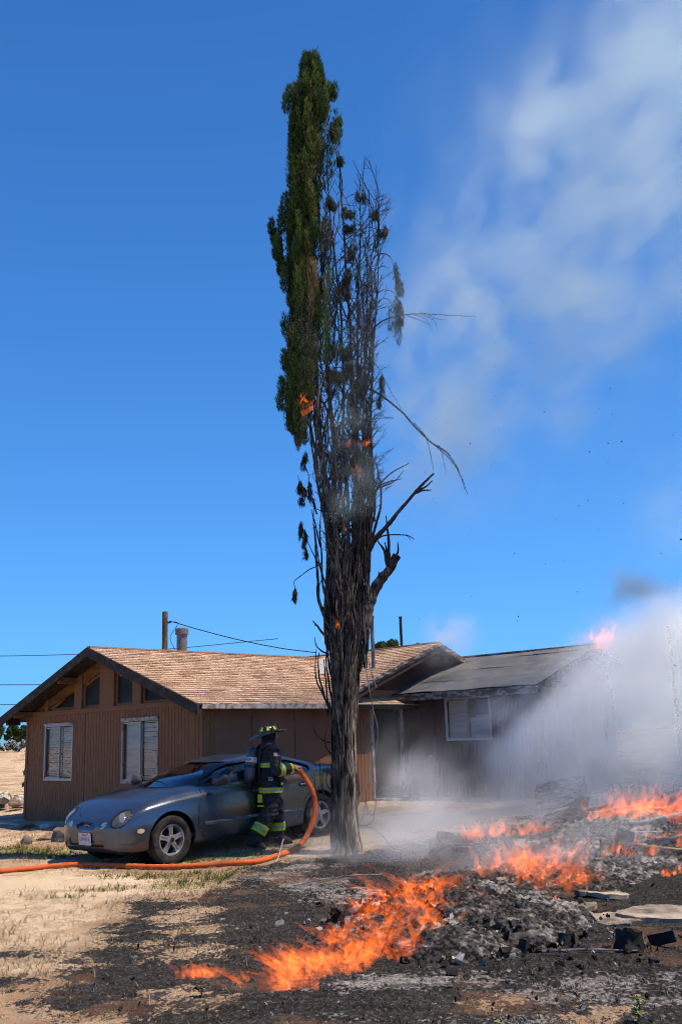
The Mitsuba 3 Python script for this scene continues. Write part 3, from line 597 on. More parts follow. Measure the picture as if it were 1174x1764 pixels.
bump_seam = mbox(1.74, 2.5, .5, 1.2, .545, .552) ^ shell14
cuts += [hood_ring, bump_seam, bump_seam.mirror([0, 1, 0])]
body = body - Manifold.batch_boolean(cuts, m3.OpType.Add)
# openings in the nose: grille, intake, lamps
grille = xprism(ell(0, .55, .235, .062), 2.2, 2.6); intake = xprism(buf([(-.42, .315), (-.40, .375), (.40, .375), (.42, .315)], .02), 2.1, 2.6)
front14 = body_loft(.045)
noseshell = B0 - front14
def lamp_prism(cy, cz, rx, rz, ang, yaw):        # an oval bored into the nose at an angle
    m = Manifold.extrude(CrossSection([ell(0, 0, rx, rz, 48, ang)], m3.FillRule.NonZero), .7)
    return m.rotate([90, 0, 90]).rotate([0, 0, yaw])
HL = [lamp_prism(0, 0, .20, .086, .36, 38).translate([1.86, .40, .652]), None]
HL[1] = HL[0].mirror([0, 1, 0])
TLp = [lamp_prism(0, 0, .075, .038, .35, 22).translate([2.0, .255, .575])]; TLp.append(TLp[0].mirror([0, 1, 0]))
MK = [yprism(ell(1.93, .485, .075, .030), .5, 1.2)]; MK.append(MK[0].mirror([0, 1, 0]))
openings = [(grille ^ noseshell), (intake ^ noseshell)] + [(h ^ noseshell ^ mbox(1.8, 3, -1, 1, 0, 1)) for h in HL + TLp]
body = body - Manifold.batch_boolean(openings, m3.OpType.Add)

CFs = CF / np.linalg.norm(CF)
def car_local(p):
    dx, dy, dz = p.x - float(CO[0]), p.y - float(CO[1]), p.z - float(CO[2])
    return [(dx * float(a[0]) + dy * float(a[1]) + dz * float(a[2])) / CS for a in (CF, CL, CN)]
def paint(p, n, uv):
    x, y, z = car_local(p)
    f = fbm(x * 3.2, y * 3.2, z * 5, 3); g = fbm(x * 14, y * 14, z * 22, 3)
    base = mix([.070, .098, .140], [.088, .116, .158], fbm(x * 1.2, y * 2, z * 1.5, 2))
    base = mix(base, [.15, .16, .17], smoothstep(.45, .8, g) * .15)                      # dust
    side = smoothstep(.70, .80, y)
    olive = smoothstep(.0, .42, 1 - ((x + .45) / 1.35) * ((x + .45) / 1.35) - ((z - .80) / .34) * ((z - .80) / .34) + (f - .5) * 1.6) * side
    base = mix(base, mix([.075, .085, .075], [.115, .105, .058], smoothstep(.3, .7, f)), olive * .85)
    rear = smoothstep(.1, .6, 1 - ((x + 1.62) / .42) * ((x + 1.62) / .42) - ((z - .93) / .24) * ((z - .93) / .24) + (f - .5) * 1.3) * side
    base = mix(base, [.16, .12, .045], rear * .9)
    core = smoothstep(.2, .5, 1 - ((x + 1.66) / .16) * ((x + 1.66) / .16) - ((z - .97) / .10) * ((z - .97) / .10) + (g - .5) * 1.0) * side
    base = mix(base, [.035, .016, .009], core)
    rust = smoothstep(.15, .4, 1 - ((x + .70) / .36) * ((x + .70) / .36) - ((z - .88) / .075) * ((z - .88) / .075) + (g - .5) * 1.8) * side
    base = mix(base, [.075, .036, .015], rust * .8)
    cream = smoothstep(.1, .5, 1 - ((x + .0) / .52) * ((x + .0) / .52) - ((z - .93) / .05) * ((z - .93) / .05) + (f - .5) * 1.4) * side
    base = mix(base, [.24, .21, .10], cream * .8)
    return mix(base, [.12, .11, .095], smoothstep(.42, .22, z) * smoothstep(.35, .7, g) * .6)
def dull(p, n, uv):
    x, y, z = car_local(p); return   .17 + .14 * fbm(x * 5, y * 5, z * 5, 3) + .25 * smoothstep(.7, .8, y) * smoothstep(.75, .2, dr.abs(x + .8))
scene['car_paint'] = {'type': 'twosided', 'bsdf': {'type': 'principled', 'base_color': proc(paint), 'roughness': proc(dull), 'metallic': .82, 'specular': .5, 'clearcoat': .9, 'clearcoat_gloss': .93}}
scene['car_glass'] = {'type': 'thindielectric', 'int_ior': 1.5, 'specular_transmittance': {'type': 'rgb', 'value': [.27, .33, .35]}}
cpart('body', body, 'car_paint', 38)
for nm, D in (('front_door', FD), ('rear_door', RD)):
    for sgn in (1, -1):
        d = (yprism(buf(D, 0), .3, 1.3) ^ (B0 - B11)) - arch
        if sgn < 0: d = d.mirror([0, 1, 0])
        cpart(nm, d, 'car_paint', 38)
# glass
shellg = (GrG - green_loft(.014))
gl = shellg ^ yprism(buf(FW, .012), .2, 1.2); gr_ = shellg ^ yprism(buf(RW, .012), .2, 1.2)
for m, nm in ((gl, 'front_door__window'), (gr_, 'rear_door__window')):
    cpart(nm, m, 'car_glass', 40); cpart(nm.replace('door', 'door_001'), m.mirror([0, 1, 0]), 'car_glass', 40)
cpart('windshield', shellg ^ xprism(buf(WS, .012), .05, 1.6), 'car_glass', 40)
cpart('rear_window', shellg ^ xprism(buf(RWN, .012), -2.4, -1.0), 'car_glass', 40)
# black rubber trims round the glass
shellt = GrT - green_loft(.012)
for W_, nm in ((FW, 'front_door__window_trim'), (RW, 'rear_door__window_trim')):
    t_ = shellt ^ (yprism(buf(W_, .020), .2, 1.2) - yprism(buf(W_, -.002), .1, 1.3)); cpart(nm, t_, 'black_plastic', 40)
cpart('windshield_trim', shellt ^ (xprism(buf(WS, .014), .1, 1.6) - xprism(buf(WS, -.004), 0, 1.7)), 'black_plastic', 40)
# inside
mat('seat_cloth', two((.20, .22, .25), (.30, .32, .35), 9), .9); mat('dash', (.045, .05, .058), .7)
mat('pale_seat', two((.50, .50, .48), (.62, .62, .60), 5), .8)
for sy in (.36, -.36):
    back = bone((-.30, sy, .55), .16, (-.52, sy, 1.0), .10).scale([1, 1, 1]) ; back = Manifold.batch_hull([ball((-.30, sy + d, .52), .10) for d in (-.16, .16)] + [ball((-.50, sy + d, .98), .07) for d in (-.13, .13)])
    cpart('front_seat', back + Manifold.batch_hull([ball((.16, sy + d, .50), .09) for d in (-.17, .17)] + [ball((-.28, sy + d, .47), .09) for d in (-.17, .17)]), 'seat_cloth', 40)
    cpart('headrest', Manifold.batch_hull([ball((-.53, sy + d, 1.12), .065) for d in (-.09, .09)]), 'seat_cloth', 40)
cpart('airbag', Manifold.batch_hull([ball((-.20, .66, 1.13), .08), ball((-.52, .64, 1.10), .10), ball((-.35, .66, 1.02), .08)]), 'pale_seat', 40); labels['car__airbag'] = {'label': 'pale bulging airbag behind the front side window'}
cpart('rear_seat', Manifold.batch_hull([ball((-1.30, d, .60), .13) for d in (-.5, .5)] + [ball((-1.5, d, .98), .08) for d in (-.5, .5)]), 'seat_cloth', 40)
cpart('dashboard', Manifold.batch_hull([ball((.98, d, .88), .05) for d in (-.68, .68)] + [ball((.66, d, .88), .07) for d in (-.68, .68)] + [ball((.80, d, .62), .07) for d in (-.66, .66)]), 'dash', 40)
cpart('steering_wheel', xf(trimesh.creation.torus(.18, .014, 32, 10), rot([0, 1, 0], 62), (.48, .36, .93)), 'black_plastic', True)
cpart('cabin_floor', mbox(-1.9, 1.05, -.85, .85, .302, .36), 'dash')
# nose
mat('chrome', (.62, .63, .64), .18, .8, metallic=1.0); mat('amber', two((.75, .45, .25), (.85, .62, .45), 30), .3, .6)
scene['lamp_lens'] = {'type': 'twosided', 'bsdf': {'type': 'principled', 'base_color': proc(lambda p, n, uv: mix([.045, .044, .032], [.11, .105, .075], fbm(p.x * 14, p.y * 14, p.z * 14))), 'roughness': .22, 'specular': .6, 'clearcoat': .8}}
mat('lamp_silver', (.55, .55, .53), .25, .6, metallic=.7)
lensshell = body_loft(.006) - body_loft(.03)
for i, h in enumerate(HL):
    hk = cpart('headlight', (lensshell ^ h) ^ mbox(1.8, 3, -1, 1, 0, 1), 'lamp_lens', 40)[5:]
    inner = lamp_prism(0, 0, .21, .095, .36, 38).translate([1.86, .40, .652]) - lamp_prism(0, 0, .192, .079, .36, 38).translate([1.8, .38, .652])
    inner = inner if i == 0 else inner.mirror([0, 1, 0])
    cpart(hk + '__rim', (body_loft(-.001) - body_loft(.02)) ^ inner ^ mbox(1.8, 3, -1, 1, 0, 1), 'black_plastic', 40)
    rf = lamp_prism(0, 0, .055, .060, 0, 38).translate([1.86, .415, .665]); rf = rf if i == 0 else rf.mirror([0, 1, 0])
    cpart(hk + '__reflector', ((body_loft(.0035) - body_loft(.02)) ^ rf) ^ mbox(1.8, 3, -1, 1, 0, 1), 'lamp_silver', 40)
for h in TLp: cpart('corner_lamp', (lensshell ^ h) ^ mbox(1.8, 3, -1, 1, 0, 1), 'lamp_silver', 40)
for h in MK: cpart('side_marker', ((body_loft(-.004) - body_loft(.01)) ^ h), 'amber', 40)
gk_ = cpart('grille', xf(box(2.335, 2.35, -.25, .25, .47, .62)), 'black_plastic')[5:]
for k_ in range(4): cpart(gk_ + '__bar', box(2.351, 2.362, -.19 + .02 * (k_ in (0, 3)), .19 - .02 * (k_ in (0, 3)), .508 + k_ * .022, .515 + k_ * .022), 'black_plastic')
ring_ = (body_loft(-.006) - body_loft(.02)) ^ (xprism(ell(0, .55, .247, .074), 2.2, 2.6) - xprism(ell(0, .55, .233, .060), 2.1, 2.7)); cpart(gk_ + '__surround', ring_, 'car_paint', 40)
bd = Manifold.extrude(CrossSection([ell(0, 0, .062, .026)], m3.FillRule.NonZero), .014).rotate([90, 0, 90]).translate([2.372, 0, .545]); cpart(gk_ + '__badge', bd, 'chrome', 30)
cpart(gk_ + '__badge__field' if False else gk_ + '__badge_field', Manifold.extrude(CrossSection([ell(0, 0, .053, .019)], m3.FillRule.NonZero), .003).rotate([90, 0, 90]).translate([2.3865, 0, .545]), 'dash')
cpart(gk_ + '__wing', join([box(2.364, 2.372, -.185, -.066, .539, .551), box(2.364, 2.372, .066, .185, .539, .551)]), 'chrome')
cpart('air_intake', box(2.28, 2.30, -.46, .46, .29, .40), 'dark_room')
# licence plate: embossed strokes stand in for characters too blurred to read
mat('plate_white', two((.55, .55, .56), (.68, .68, .70), 30), .5); mat('plate_ink', (.10, .11, .22), .6); mat('plate_red', (.45, .10, .10), .6)
pk = cpart('licence_plate', xf(box(0, .006, -.155, .155, .29, .445), rot([0, 1, 0], 4), (2.412, 0, .02)), 'plate_white')[5:]
kp = np.random.default_rng(5); ms = []
for c_ in range(7):
    y = -.125 + c_ * .036
    ms += [box(.0065, .0075, y, y + .005, .34, .395), box(.0065, .0075, y + .017, y + .022, .34 + .02 * (c_ % 2), .395)] + [box(.0065, .0075, y + .0055, y + .0165, z, z + .006) for z in ((.389, .365) if c_ % 3 else (.34, .365))]
cpart(pk + '__characters', xf(join(ms), rot([0, 1, 0], 4), (2.412, 0, .02)), 'plate_ink'); labels['car__' + pk + '__characters'] = {'kind': 'stuff', 'label': 'blurred dark plate characters'}
cpart(pk + '__state_line', xf(box(.0065, .0074, -.06, .06, .415, .430), rot([0, 1, 0], 4), (2.412, 0, .02)), 'plate_red')
# sides: mouldings, handles, mirrors, rocker
mould = (body_loft(-.012) - body_loft(.01)) ^ mbox(-1, .90, .7, 1.2, .435, .475)
mat('moulding', two((.10, .11, .125), (.30, .30, .30), 6, 40, .5, .62), .6)
md = (body_loft(-.014) - body_loft(.004))
for d_, a_, b_ in (('front_door', -.255, .845), ('rear_door', -.98, -.30)):
    cpart(d_ + '__moulding', md ^ mbox(a_, b_, .7, 1.2, .44, .485), 'moulding', 40)
for d_, hx_ in (('front_door', -.13), ('rear_door', -1.06)):
    cpart(d_ + '__handle', Manifold.batch_hull([ball((hx_ - .085, .925, .815), .013, 16), ball((hx_ + .085, .925, .81), .013, 16), ball((hx_, .938, .813), .012, 16)]), 'chrome', 40)
    cpart(d_ + '__handle_recess', Manifold.extrude(CrossSection([ell(0, 0, .115, .042)], m3.FillRule.NonZero), .006).rotate([90, 0, 0]).translate([hx_, .921, .812]), 'black_plastic')
for sy in (1, -1):
    mk_ = cpart('side_mirror', Manifold.batch_hull([ball((.66, sy * .95, 1.01), .055), ball((.60, sy * 1.08, 1.02), .065), ball((.62, sy * 1.10, 1.05), .05), ball((.70, sy * 1.0, .99), .05)]) , 'dash', 40)[5:]
    cpart(mk_ + '__glass', xf(trimesh.creation.cylinder(.058, .006, sections=24), rot([0, 1, 0], 90), (.535, sy * 1.05, 1.02)), 'chrome')
mat('wheel_well', (.012, .012, .012), .95)
for wx in WHEEL_X:
    for sy in (1, -1): cpart('wheel_well', xf(trimesh.creation.cylinder(.37, .04, sections=32), rot([1, 0, 0], 90), (wx, sy * .56, .315)), 'wheel_well')
cpart('underbody', mbox(-2.2, 2.15, -.72, .72, .195, .21) - arch, 'wheel_well')
cpart('rear_bumper_trim', (body_loft(-.008) - body_loft(.01)) ^ mbox(-2.6, -2.1, -1, 1, .50, .54), 'black_plastic', 40)
for sy in (1, -1):
    tl_ = (body_loft(-.003) - body_loft(.02)) ^ yprism(ell(-2.33, .80, .16, .075, 40, -.2), .4, 1.2) if sy > 0 else ((body_loft(-.003) - body_loft(.02)) ^ yprism(ell(-2.33, .80, .16, .075, 40, -.2), .4, 1.2)).mirror([0, 1, 0])
    cpart('tail_light', tl_, 'tail_red', 40)
mat('tail_red', (.35, .02, .02), .25, .6)
# wipers
for y0, y1 in ((.52, .02), (-.06, -.52)):
    P = catmull([(1.17, y0, .99), (1.09, (y0 + y1) / 2, 1.02), (1.04, y1, 1.03)], 12); cpart('wiper', tube(P + [0.0, 0, .012], .008, 6), 'black_plastic')
# wheels: tyre, alloy rim with five broad spokes, hub
mat('tyre_rubber', two((.022, .021, .020), (.06, .056, .05), 12), .9); mat('alloy', two((.36, .36, .36), (.50, .50, .50), 12), .35, .5, metallic=.5)
tprof = [(.205, -.075), (.225, -.098), (.27, -.108), (.300, -.098), (.314, -.075), (.318, -.03), (.318, .03), (.314, .075), (.300, .098), (.27, .108), (.225, .098), (.205, .075)]
tyre = trimesh.creation.revolve(np.array(tprof + [tprof[0]]), sections=64)
tread = join([xf(box(-.004, .004, -.085, .085, -.003, .0035), rot([0, 1, 0], k * 5), (.318 * math.sin(math.radians(k * 5)), 0, .318 * math.cos(math.radians(k * 5)))) for k in range(72)])
rimring = trimesh.creation.revolve(np.array([(.190, .03), (.208, .066), (.202, .080), (.188, .078), (.176, .04), (.176, -.05), (.190, -.05), (.190, .03)]), sections=64)
def spoke(ang):
    p = CrossSection([np.array([(.05, -.034), (.12, -.027), (.185, -.040), (.185, .040), (.12, .027), (.05, .034)])], m3.FillRule.NonZero)
    s = Manifold.extrude(p, .03) - Manifold.extrude(CrossSection([np.array([(.075, -.006), (.165, -.010), (.165, .010), (.075, .006)])], m3.FillRule.NonZero), .03).translate([0, 0, .018])
    return s.translate([0, 0, .035]).rotate([0, 0, ang])
spokes = Manifold.batch_boolean([spoke(a * 72 + 18) for a in range(5)] + [Manifold.cylinder(.045, .068, .060, 40).translate([0, 0, .025])], m3.OpType.Add)
def to_side(m, sy): 
    v, f = arr(m); out = np.stack([v[:, 0], v[:, 2] * sy, v[:, 1]], 1); return out, (f[:, ::-1] if sy > 0 else f)
for wx in WHEEL_X:
    for sy in (1, -1):
        t_ = (wx, sy * .80, .318 - .004)
        M_ = rot([0, 0, 1], 0)
        tv, tf = arr(tyre); tyre_m = to_side((tv, tf), sy); yaw = rot([0, 0, 1], 0)
        wk = cpart('wheel', xf(to_side(spokes, sy), None, t_), 'alloy', 30)[5:]
        cpart(wk + '__tyre', xf(tyre_m, None, t_), 'tyre_rubber', 40)
        cpart(wk + '__rim', xf(to_side(rimring, sy), None, t_), 'alloy', 40)
        cpart(wk + '__hub_cap', xf(to_side(trimesh.creation.cylinder(.030, .012, sections=24, transform=trimesh.transformations.translation_matrix([0, 0, .092])), sy), None, t_), 'black_plastic' if wx > 0 else 'alloy')
        cpart(wk + '__brake', xf(to_side(trimesh.creation.cylinder(.15, .02, sections=32, transform=trimesh.transformations.translation_matrix([0, 0, -.02])), sy), None, t_), 'wheel_well')
# ---------------------------------------------------------------- the firefighter (local axes: x where he faces, y to his left, z up) and the hose
PO = np.array([-1.23, 15.66, .085]); PA = math.radians(24)
PM = np.stack([[math.cos(PA), math.sin(PA), 0], [-math.sin(PA), math.cos(PA), 0], [0, 0, 1.0]], 1) * np.array([1.08, 1.10, 1.0])
def px_(m): return xf(m, PM, PO)
def ploc(w): return (np.asarray(w) - PO) @ PM / np.array([1.08, 1.10, 1.0]) ** 2
thing('person', 'firefighter in black turnout gear with lime bands, seen from behind, holding the orange hose', 'person')
_pp = {}
def ppart(name, m, bsdf, smooth=35, **k):
    key = 'person__' + name; i = _pp.get(key, 0); _pp[key] = i + 1
    if i: key = f'{key}_{i:03d}'
    put(key, px_(m), bsdf, smooth, **k); return key
def smooth_mesh(M, edge=.018, it=8, fold=0.0, fs=9.0, seed=0):
    v, f = arr(M.refine_to_length(edge)); t = trimesh.Trimesh(v, f, process=True)
    trimesh.smoothing.filter_taubin(t, lamb=.5, nu=.52, iterations=it)
    v = np.array(t.vertices)
    if fold:
        n = np.array(t.vertex_normals); w = v * np.array([fs, fs, fs * 1.7]) + 2.0 * meshkit.fbm(v * 4, 2, seed)[:, None]
        v = v + n * (np.abs(meshkit.noise(w, seed) - .5) * 2 - .5)[:, None] * fold
    return v, np.array(t.faces)
def chain(pts):                                  # [(point, radius), ...]
    return Manifold.batch_boolean([bone(pts[i][0], pts[i][1], pts[i + 1][0], pts[i + 1][1]) for i in range(len(pts) - 1)], m3.OpType.Add)
mat('turnout_black', two((.018, .020, .025), (.040, .042, .050), 14), .8, .25)
mat('band_lime', two((.42, .62, .02), (.55, .75, .05), 40), .5, .3)
mat('band_silver', two((.30, .31, .30), (.42, .43, .42), 60), .35, .5)
mat('boot_rubber', two((.012, .012, .013), (.05, .045, .04), 14), .6)
mat('skin', two((.50, .28, .20), (.58, .34, .25), 20), .55, .35)
mat('helmet_shell', (.012, .012, .014), .22, .6); mat('brim_shell', (.02, .024, .035), .45, .4); mat('sticker_yellow', (.75, .72, .02), .4)
mat('tank_paint', two((.035, .045, .065), (.07, .08, .10), 9), .35, .5); mat('tank_label', two((.42, .45, .45), (.55, .58, .58), 30), .5)
HIP = .90
# trousers: one surface, both legs
Rh, Rk, Ra = (-.02, -.105, HIP), (-.02, -.13, .50), (-.27, -.14, .14)
Lh, Lk, La = (.03, .10, HIP), (.16, .10, .52), (.17, .11, .13)
tr = Manifold.batch_boolean([bone(Rh, .135, Rk, .108), bone(Rk, .108, Ra, .100), bone(Lh, .135, Lk, .108), bone(Lk, .108, La, .100), Manifold.batch_hull([ball(Rh, .125), ball(Lh, .125), ball((0, 0, 1.0), .14)])], m3.OpType.Add)
trm = smooth_mesh(tr, .02, 8, .036, 10, 1); ppart('trousers', trm, 'turnout_black')
def band_on(a, ra, b, rb, t0, t1, grow):         # a ring of the cone a-b between fractions t0 and t1, swollen by grow
    a, b = np.array(a), np.array(b); L = np.linalg.norm(b - a)
    P = [a + (b - a) * t for t in (t0, t1)]; rr = [(ra + (rb - ra) * t) + grow for t in (t0, t1)]
    n = 40; return tube(np.array([P[0], P[0] + (P[1] - P[0]) * .02, P[1] - (P[1] - P[0]) * .02, P[1]]), [rr[0] - .01, rr[0], rr[1], rr[1] - .01], n)
for (h, k, a) in ((Rh, Rk, Ra), (Lh, Lk, La)):
    ra = .100
    bk = ppart('trouser_band', band_on(k, .108, a, ra, .48, .78, .010), 'band_lime')[8:]
    ppart(bk + '__stripe', band_on(k, .108, a, ra, .585, .675, .0125), 'band_silver')
# boots
for (a, fwd, tilt) in ((Ra, 1, -18), (La, 1, 2)):
    a = np.array(a); Rt = rot([0, 1, 0], -tilt)
    b = Manifold.batch_boolean([bone((0, 0, .10), .070, (.01, 0, -.03), .060), Manifold.batch_hull([ball((-.05, 0, -.065), .045), ball((.06, -.02, -.065), .05), ball((.06, .02, -.065), .05), ball((.17, 0, -.08), .042), ball((.02, 0, -.01), .055)])], m3.OpType.Add)
    v, f = smooth_mesh(b, .015, 5); z0 = -.115
    v[:, 2] = np.maximum(v[:, 2], z0); bk = ppart('boot', xf((v, f), Rt, a - Rt @ np.array([0, 0, .0])), 'boot_rubber')[8:]
    sole = Manifold.batch_hull([Manifold.cylinder(.02, .052, .052, 24).translate([-.05, 0, 0]), Manifold.cylinder(.02, .058, .058, 24).translate([.08, 0, 0]), Manifold.cylinder(.02, .045, .045, 24).translate([.175, 0, 0])]).translate([0, 0, z0 - .012])
    ppart(bk + '__sole', xf(sole, Rt, a), 'black_plastic')
# coat
SR, ER, WRi = (.0, -.205, 1.40), (.03, -.275, 1.10), (.265, -.235, 1.135)
SLh, EL, WL = (.06, .20, 1.40), (.10, .27, 1.12), (.30, .18, 1.10)
torso = [Manifold.batch_hull([ball((.0, -.15, 1.38), .085), ball((.05, .15, 1.38), .085), ball((.0, 0, 1.44), .10)]),
         Manifold.batch_hull([ball((.0, -.13, 1.33), .125), ball((.04, .13, 1.33), .125), ball((.01, -.10, 1.05), .135), ball((.03, .10, 1.05), .135)]),
         Manifold.batch_hull([ball((.01, -.10, 1.05), .135), ball((.03, .10, 1.05), .135), ball((0, -.105, .86), .155), ball((.02, .105, .86), .155)])]
coat = Manifold.batch_boolean(torso + [bone(SR, .095, ER, .085), bone(ER, .085, WRi, .062), bone(SLh, .095, EL, .083), bone(EL, .083, WL, .062), bone((.02, 0, 1.42), .10, (.025, 0, 1.50), .078)], m3.OpType.Add)
coat = coat - mbox(-1, 1, -1, 1, .5, .765)
v, f = smooth_mesh(coat, .018, 8, .034, 9, 3); ppart('coat', (v, f), 'turnout_black')
def torso_ring(z0, z1, grow):                    # a ring round the coat's body
    out = []
    def sec(z):
        b = [(.01 + .01 * (z < 1), -.105, .145), (.03, .105, .145)]
        r = float(np.interp(z, [.765, .86, 1.05, 1.33], [.152, .157, .137, .127])) + grow
        y = float(np.interp(z, [.86, 1.05, 1.33], [.105, .10, .13]))
        return np.array(sg.LineString([(.005, -y), (.03, y)]).buffer(r, quad_segs=12).exterior.coords)[:-1]
    rows = [np.column_stack([s, np.full(len(s), z)]) for z in (z0, z0 + .003, z1 - .003, z1) for s in [sec(z) if z in (z0 + .003, z1 - .003) else sec(z)]]
    return loft([rows[0], rows[1], rows[2], rows[3]])
bk = ppart('coat_band', torso_ring(.785, .862, .012), 'band_lime')[8:]; ppart(bk + '__stripe', torso_ring(.812, .836, .0155), 'band_silver')
bk = ppart('coat_band', torso_ring(1.155, 1.222, .012), 'band_lime')[8:]; ppart(bk + '__stripe', torso_ring(1.178, 1.200, .0155), 'band_silver')
for e, w, a_, b_ in ((ER, WRi, .10, .42), (EL, WL, .10, .42)):
    bk = ppart('sleeve_band', band_on(e, .085, w, .062, a_, b_, .012), 'band_lime')[8:]; ppart(bk + '__stripe', band_on(e, .085, w, .062, a_ + .11, b_ - .11, .0155), 'band_silver')
    ppart('cuff', band_on(e, .085, w, .062, .86, 1.02, .006), 'band_lime')
# trouser pocket patch at the hip, lime, below the coat on the back
ppart('pocket_band', xf(box(-.012, .012, -.035, .035, -.06, .06), rot([0, 0, 1], 40), (-.155, -.10, .705)), 'band_lime')
ppart('pocket_band', xf(box(-.012, .012, -.065, .035, -.012, .012), rot([0, 0, 1], 40), (-.156, -.085, .60)), 'band_lime')
# flag patch on the right shoulder
mat('patch_white', (.62, .60, .58), .8); mat('patch_red', (.40, .06, .06), .8); mat('patch_blue', (.05, .08, .22), .8)
fm = rot([0, 0, 1], 12) @ rot([1, 0, 0], -14); fo = np.array([.02, -.305, 1.34])
fk = ppart('flag_patch', xf(box(-.05, .05, -.004, .004, -.03, .03), fm, fo), 'patch_white')[8:]
ms = [box(-.05, .05, -.0055, -.0042, -.03 + i * .0171, -.03 + i * .0171 + .0086) for i in range(4)]
kk = ppart(fk + '__stripes', xf(join(ms), fm, fo), 'patch_red'); labels[kk] = {'kind': 'stuff', 'label': 'red stripes of the flag patch'}
ppart(fk + '__canton', xf(box(.005, .05, -.0072, -.0056, -.002, .03), fm, fo), 'patch_blue')
# hands: palm, four fingers closed round the hose, thumb
def hand(wr, dirv, palm_n, name):
    d = np.array(dirv, float); d /= np.linalg.norm(d); n = np.array(palm_n, float); n -= d * (n @ d); n /= np.linalg.norm(n); s = np.cross(d, n); wr = np.array(wr, float)
    P = lambda a, b, c: tuple(wr + d * a + s * b + n * c)
    bits = [Manifold.batch_hull([ball(P(.0, -.022, 0), .021, 16), ball(P(.0, .022, 0), .021, 16), ball(P(.085, -.034, 0), .015, 16), ball(P(.088, .034, 0), .015, 16)])]
    for i, (o, L) in enumerate(((-.033, .92), (-.011, 1.05), (.012, 1.0), (.033, .8))):
        q = [P(.085, o, 0), P(.085 + .035 * L, o * 1.05, .006), P(.085 + .047 * L, o * 1.05, .038), P(.075 + .015 * L, o, .066)]
        r = [.0105, .0098, .009, .008]
        bits += [bone(q[j], r[j], q[j + 1], r[j + 1], 14) for j in range(3)]
    q = [P(.02, -.03, .008), P(.045, -.052, .022), P(.075, -.050, .045), P(.092, -.034, .058)]
    bits += [bone(q[j], (.015, .0125, .011)[j], q[j + 1], (.0125, .011, .0095)[j], 14) for j in range(3)]
    bits.append(bone(tuple(wr - d * .05), .028, tuple(wr), .025, 16))
    return ppart(name, smooth_mesh(Manifold.batch_boolean(bits, m3.OpType.Add), .006, 3), 'skin')
hand(np.array(WRi) + (.02, .005, .002), (.95, .22, .1), (.0, .25, -.9), 'hand')
hand(np.array(WL) + (.02, -.005, 0), (.9, -.35, -.1), (0, -.2, -.95), 'hand')
# head: face, hood, helmet
hd = Manifold.batch_boolean([Manifold.sphere(.095, 32).scale([1.02, .82, 1.12]).translate([.035, 0, 1.625]), Manifold.batch_hull([ball((.085, 0, 1.555), .035), ball((.04, -.04, 1.56), .03), ball((.04, .04, 1.56), .03), ball((.05, 0, 1.62), .07)]), bone((.02, 0, 1.55), .058, (.02, 0, 1.44), .065), Manifold.batch_hull([ball((.125, 0, 1.635), .010), ball((.150, 0, 1.600), .012), ball((.122, -.015, 1.592), .008), ball((.122, .015, 1.592), .008)]), ball((.118, 0, 1.568), .014)], m3.OpType.Add)
ppart('face', smooth_mesh(hd, .008, 3), 'skin')
for sy in (1, -1): ppart('eye', xf(ball((0, 0, 0), .0115, 16), t=(.112, sy * .032, 1.632)), 'patch_white')
mat('hood_cloth', (.016, .016, .018), .95)
hood_ = (Manifold.sphere(.112, 32).scale([1.05, .88, 1.12]).translate([.02, 0, 1.62]) + bone((.012, 0, 1.58), .085, (.012, 0, 1.45), .098)) - Manifold.sphere(.075, 32).scale([1, .85, 1.1]).translate([.135, 0, 1.61])
ppart('hood', smooth_mesh(hood_, .014, 3, .010, 14, 4), 'hood_cloth')
ppart('collar', smooth_mesh(bone((.0, 0, 1.43), .115, (.005, 0, 1.50), .105) - bone((.0, 0, 1.40), .09, (.005, 0, 1.60), .09), .018, 3, .008, 14, 8), 'turnout_black')
HO = np.array([.02, 0, 1.665]); HR = rot([0, 0, 1], 8) @ rot([0, 1, 0], -7)
def hpart(name, m, b, s=35): return ppart(name, xf(m, HR, HO), b, s)
dome = (Manifold.sphere(1, 48).scale([.150, .118, .135]) - mbox(-1, 1, -1, 1, -1, 0)) - (Manifold.sphere(1, 40).scale([.142, .110, .127]) - mbox(-1, 1, -1, 1, -1, -.01))
hk = hpart('helmet', dome, 'helmet_shell')[8:]
for i, a in enumerate((0, 45, 90, 135)):
    th = np.linspace(.10, math.pi - .10, 24); P = np.stack([np.cos(th) * .1505 * math.cos(math.radians(a)), np.cos(th) * .119 * math.sin(math.radians(a)), np.sin(th) * .1365], 1)
    hpart(hk + '__ridge', tube(P, .007, 8), 'helmet_shell')
th = np.linspace(0, 2 * math.pi, 64, endpoint=False); rows = []
for r_, dz in ((0.0, 0), (1.0, 0), (1.0, -.006), (0.0, -.008)):
    bl = .055 + .115 * np.clip(-np.cos(th), 0, 1) ** 2.2 + .02 * np.clip(np.cos(th), 0, 1)
    x, y = (.147 + bl * r_) * np.cos(th), (.116 + (.045 + .02 * np.clip(-np.cos(th), 0, 1)) * r_) * np.sin(th)
    z = dz - r_ * (.012 + .055 * np.clip(-np.cos(th), 0, 1) ** 2 - .012 * np.abs(np.sin(th))); rows.append(np.stack([x, y, z], 1))
rv = np.vstack(rows); fi = [[i * 64 + j, i * 64 + (j + 1) % 64, ((i + 1) % 4) * 64 + (j + 1) % 64, ((i + 1) % 4) * 64 + j] for i in range(4) for j in range(64)]
hpart(hk + '__brim', (rv, np.array(fi)), 'brim_shell')
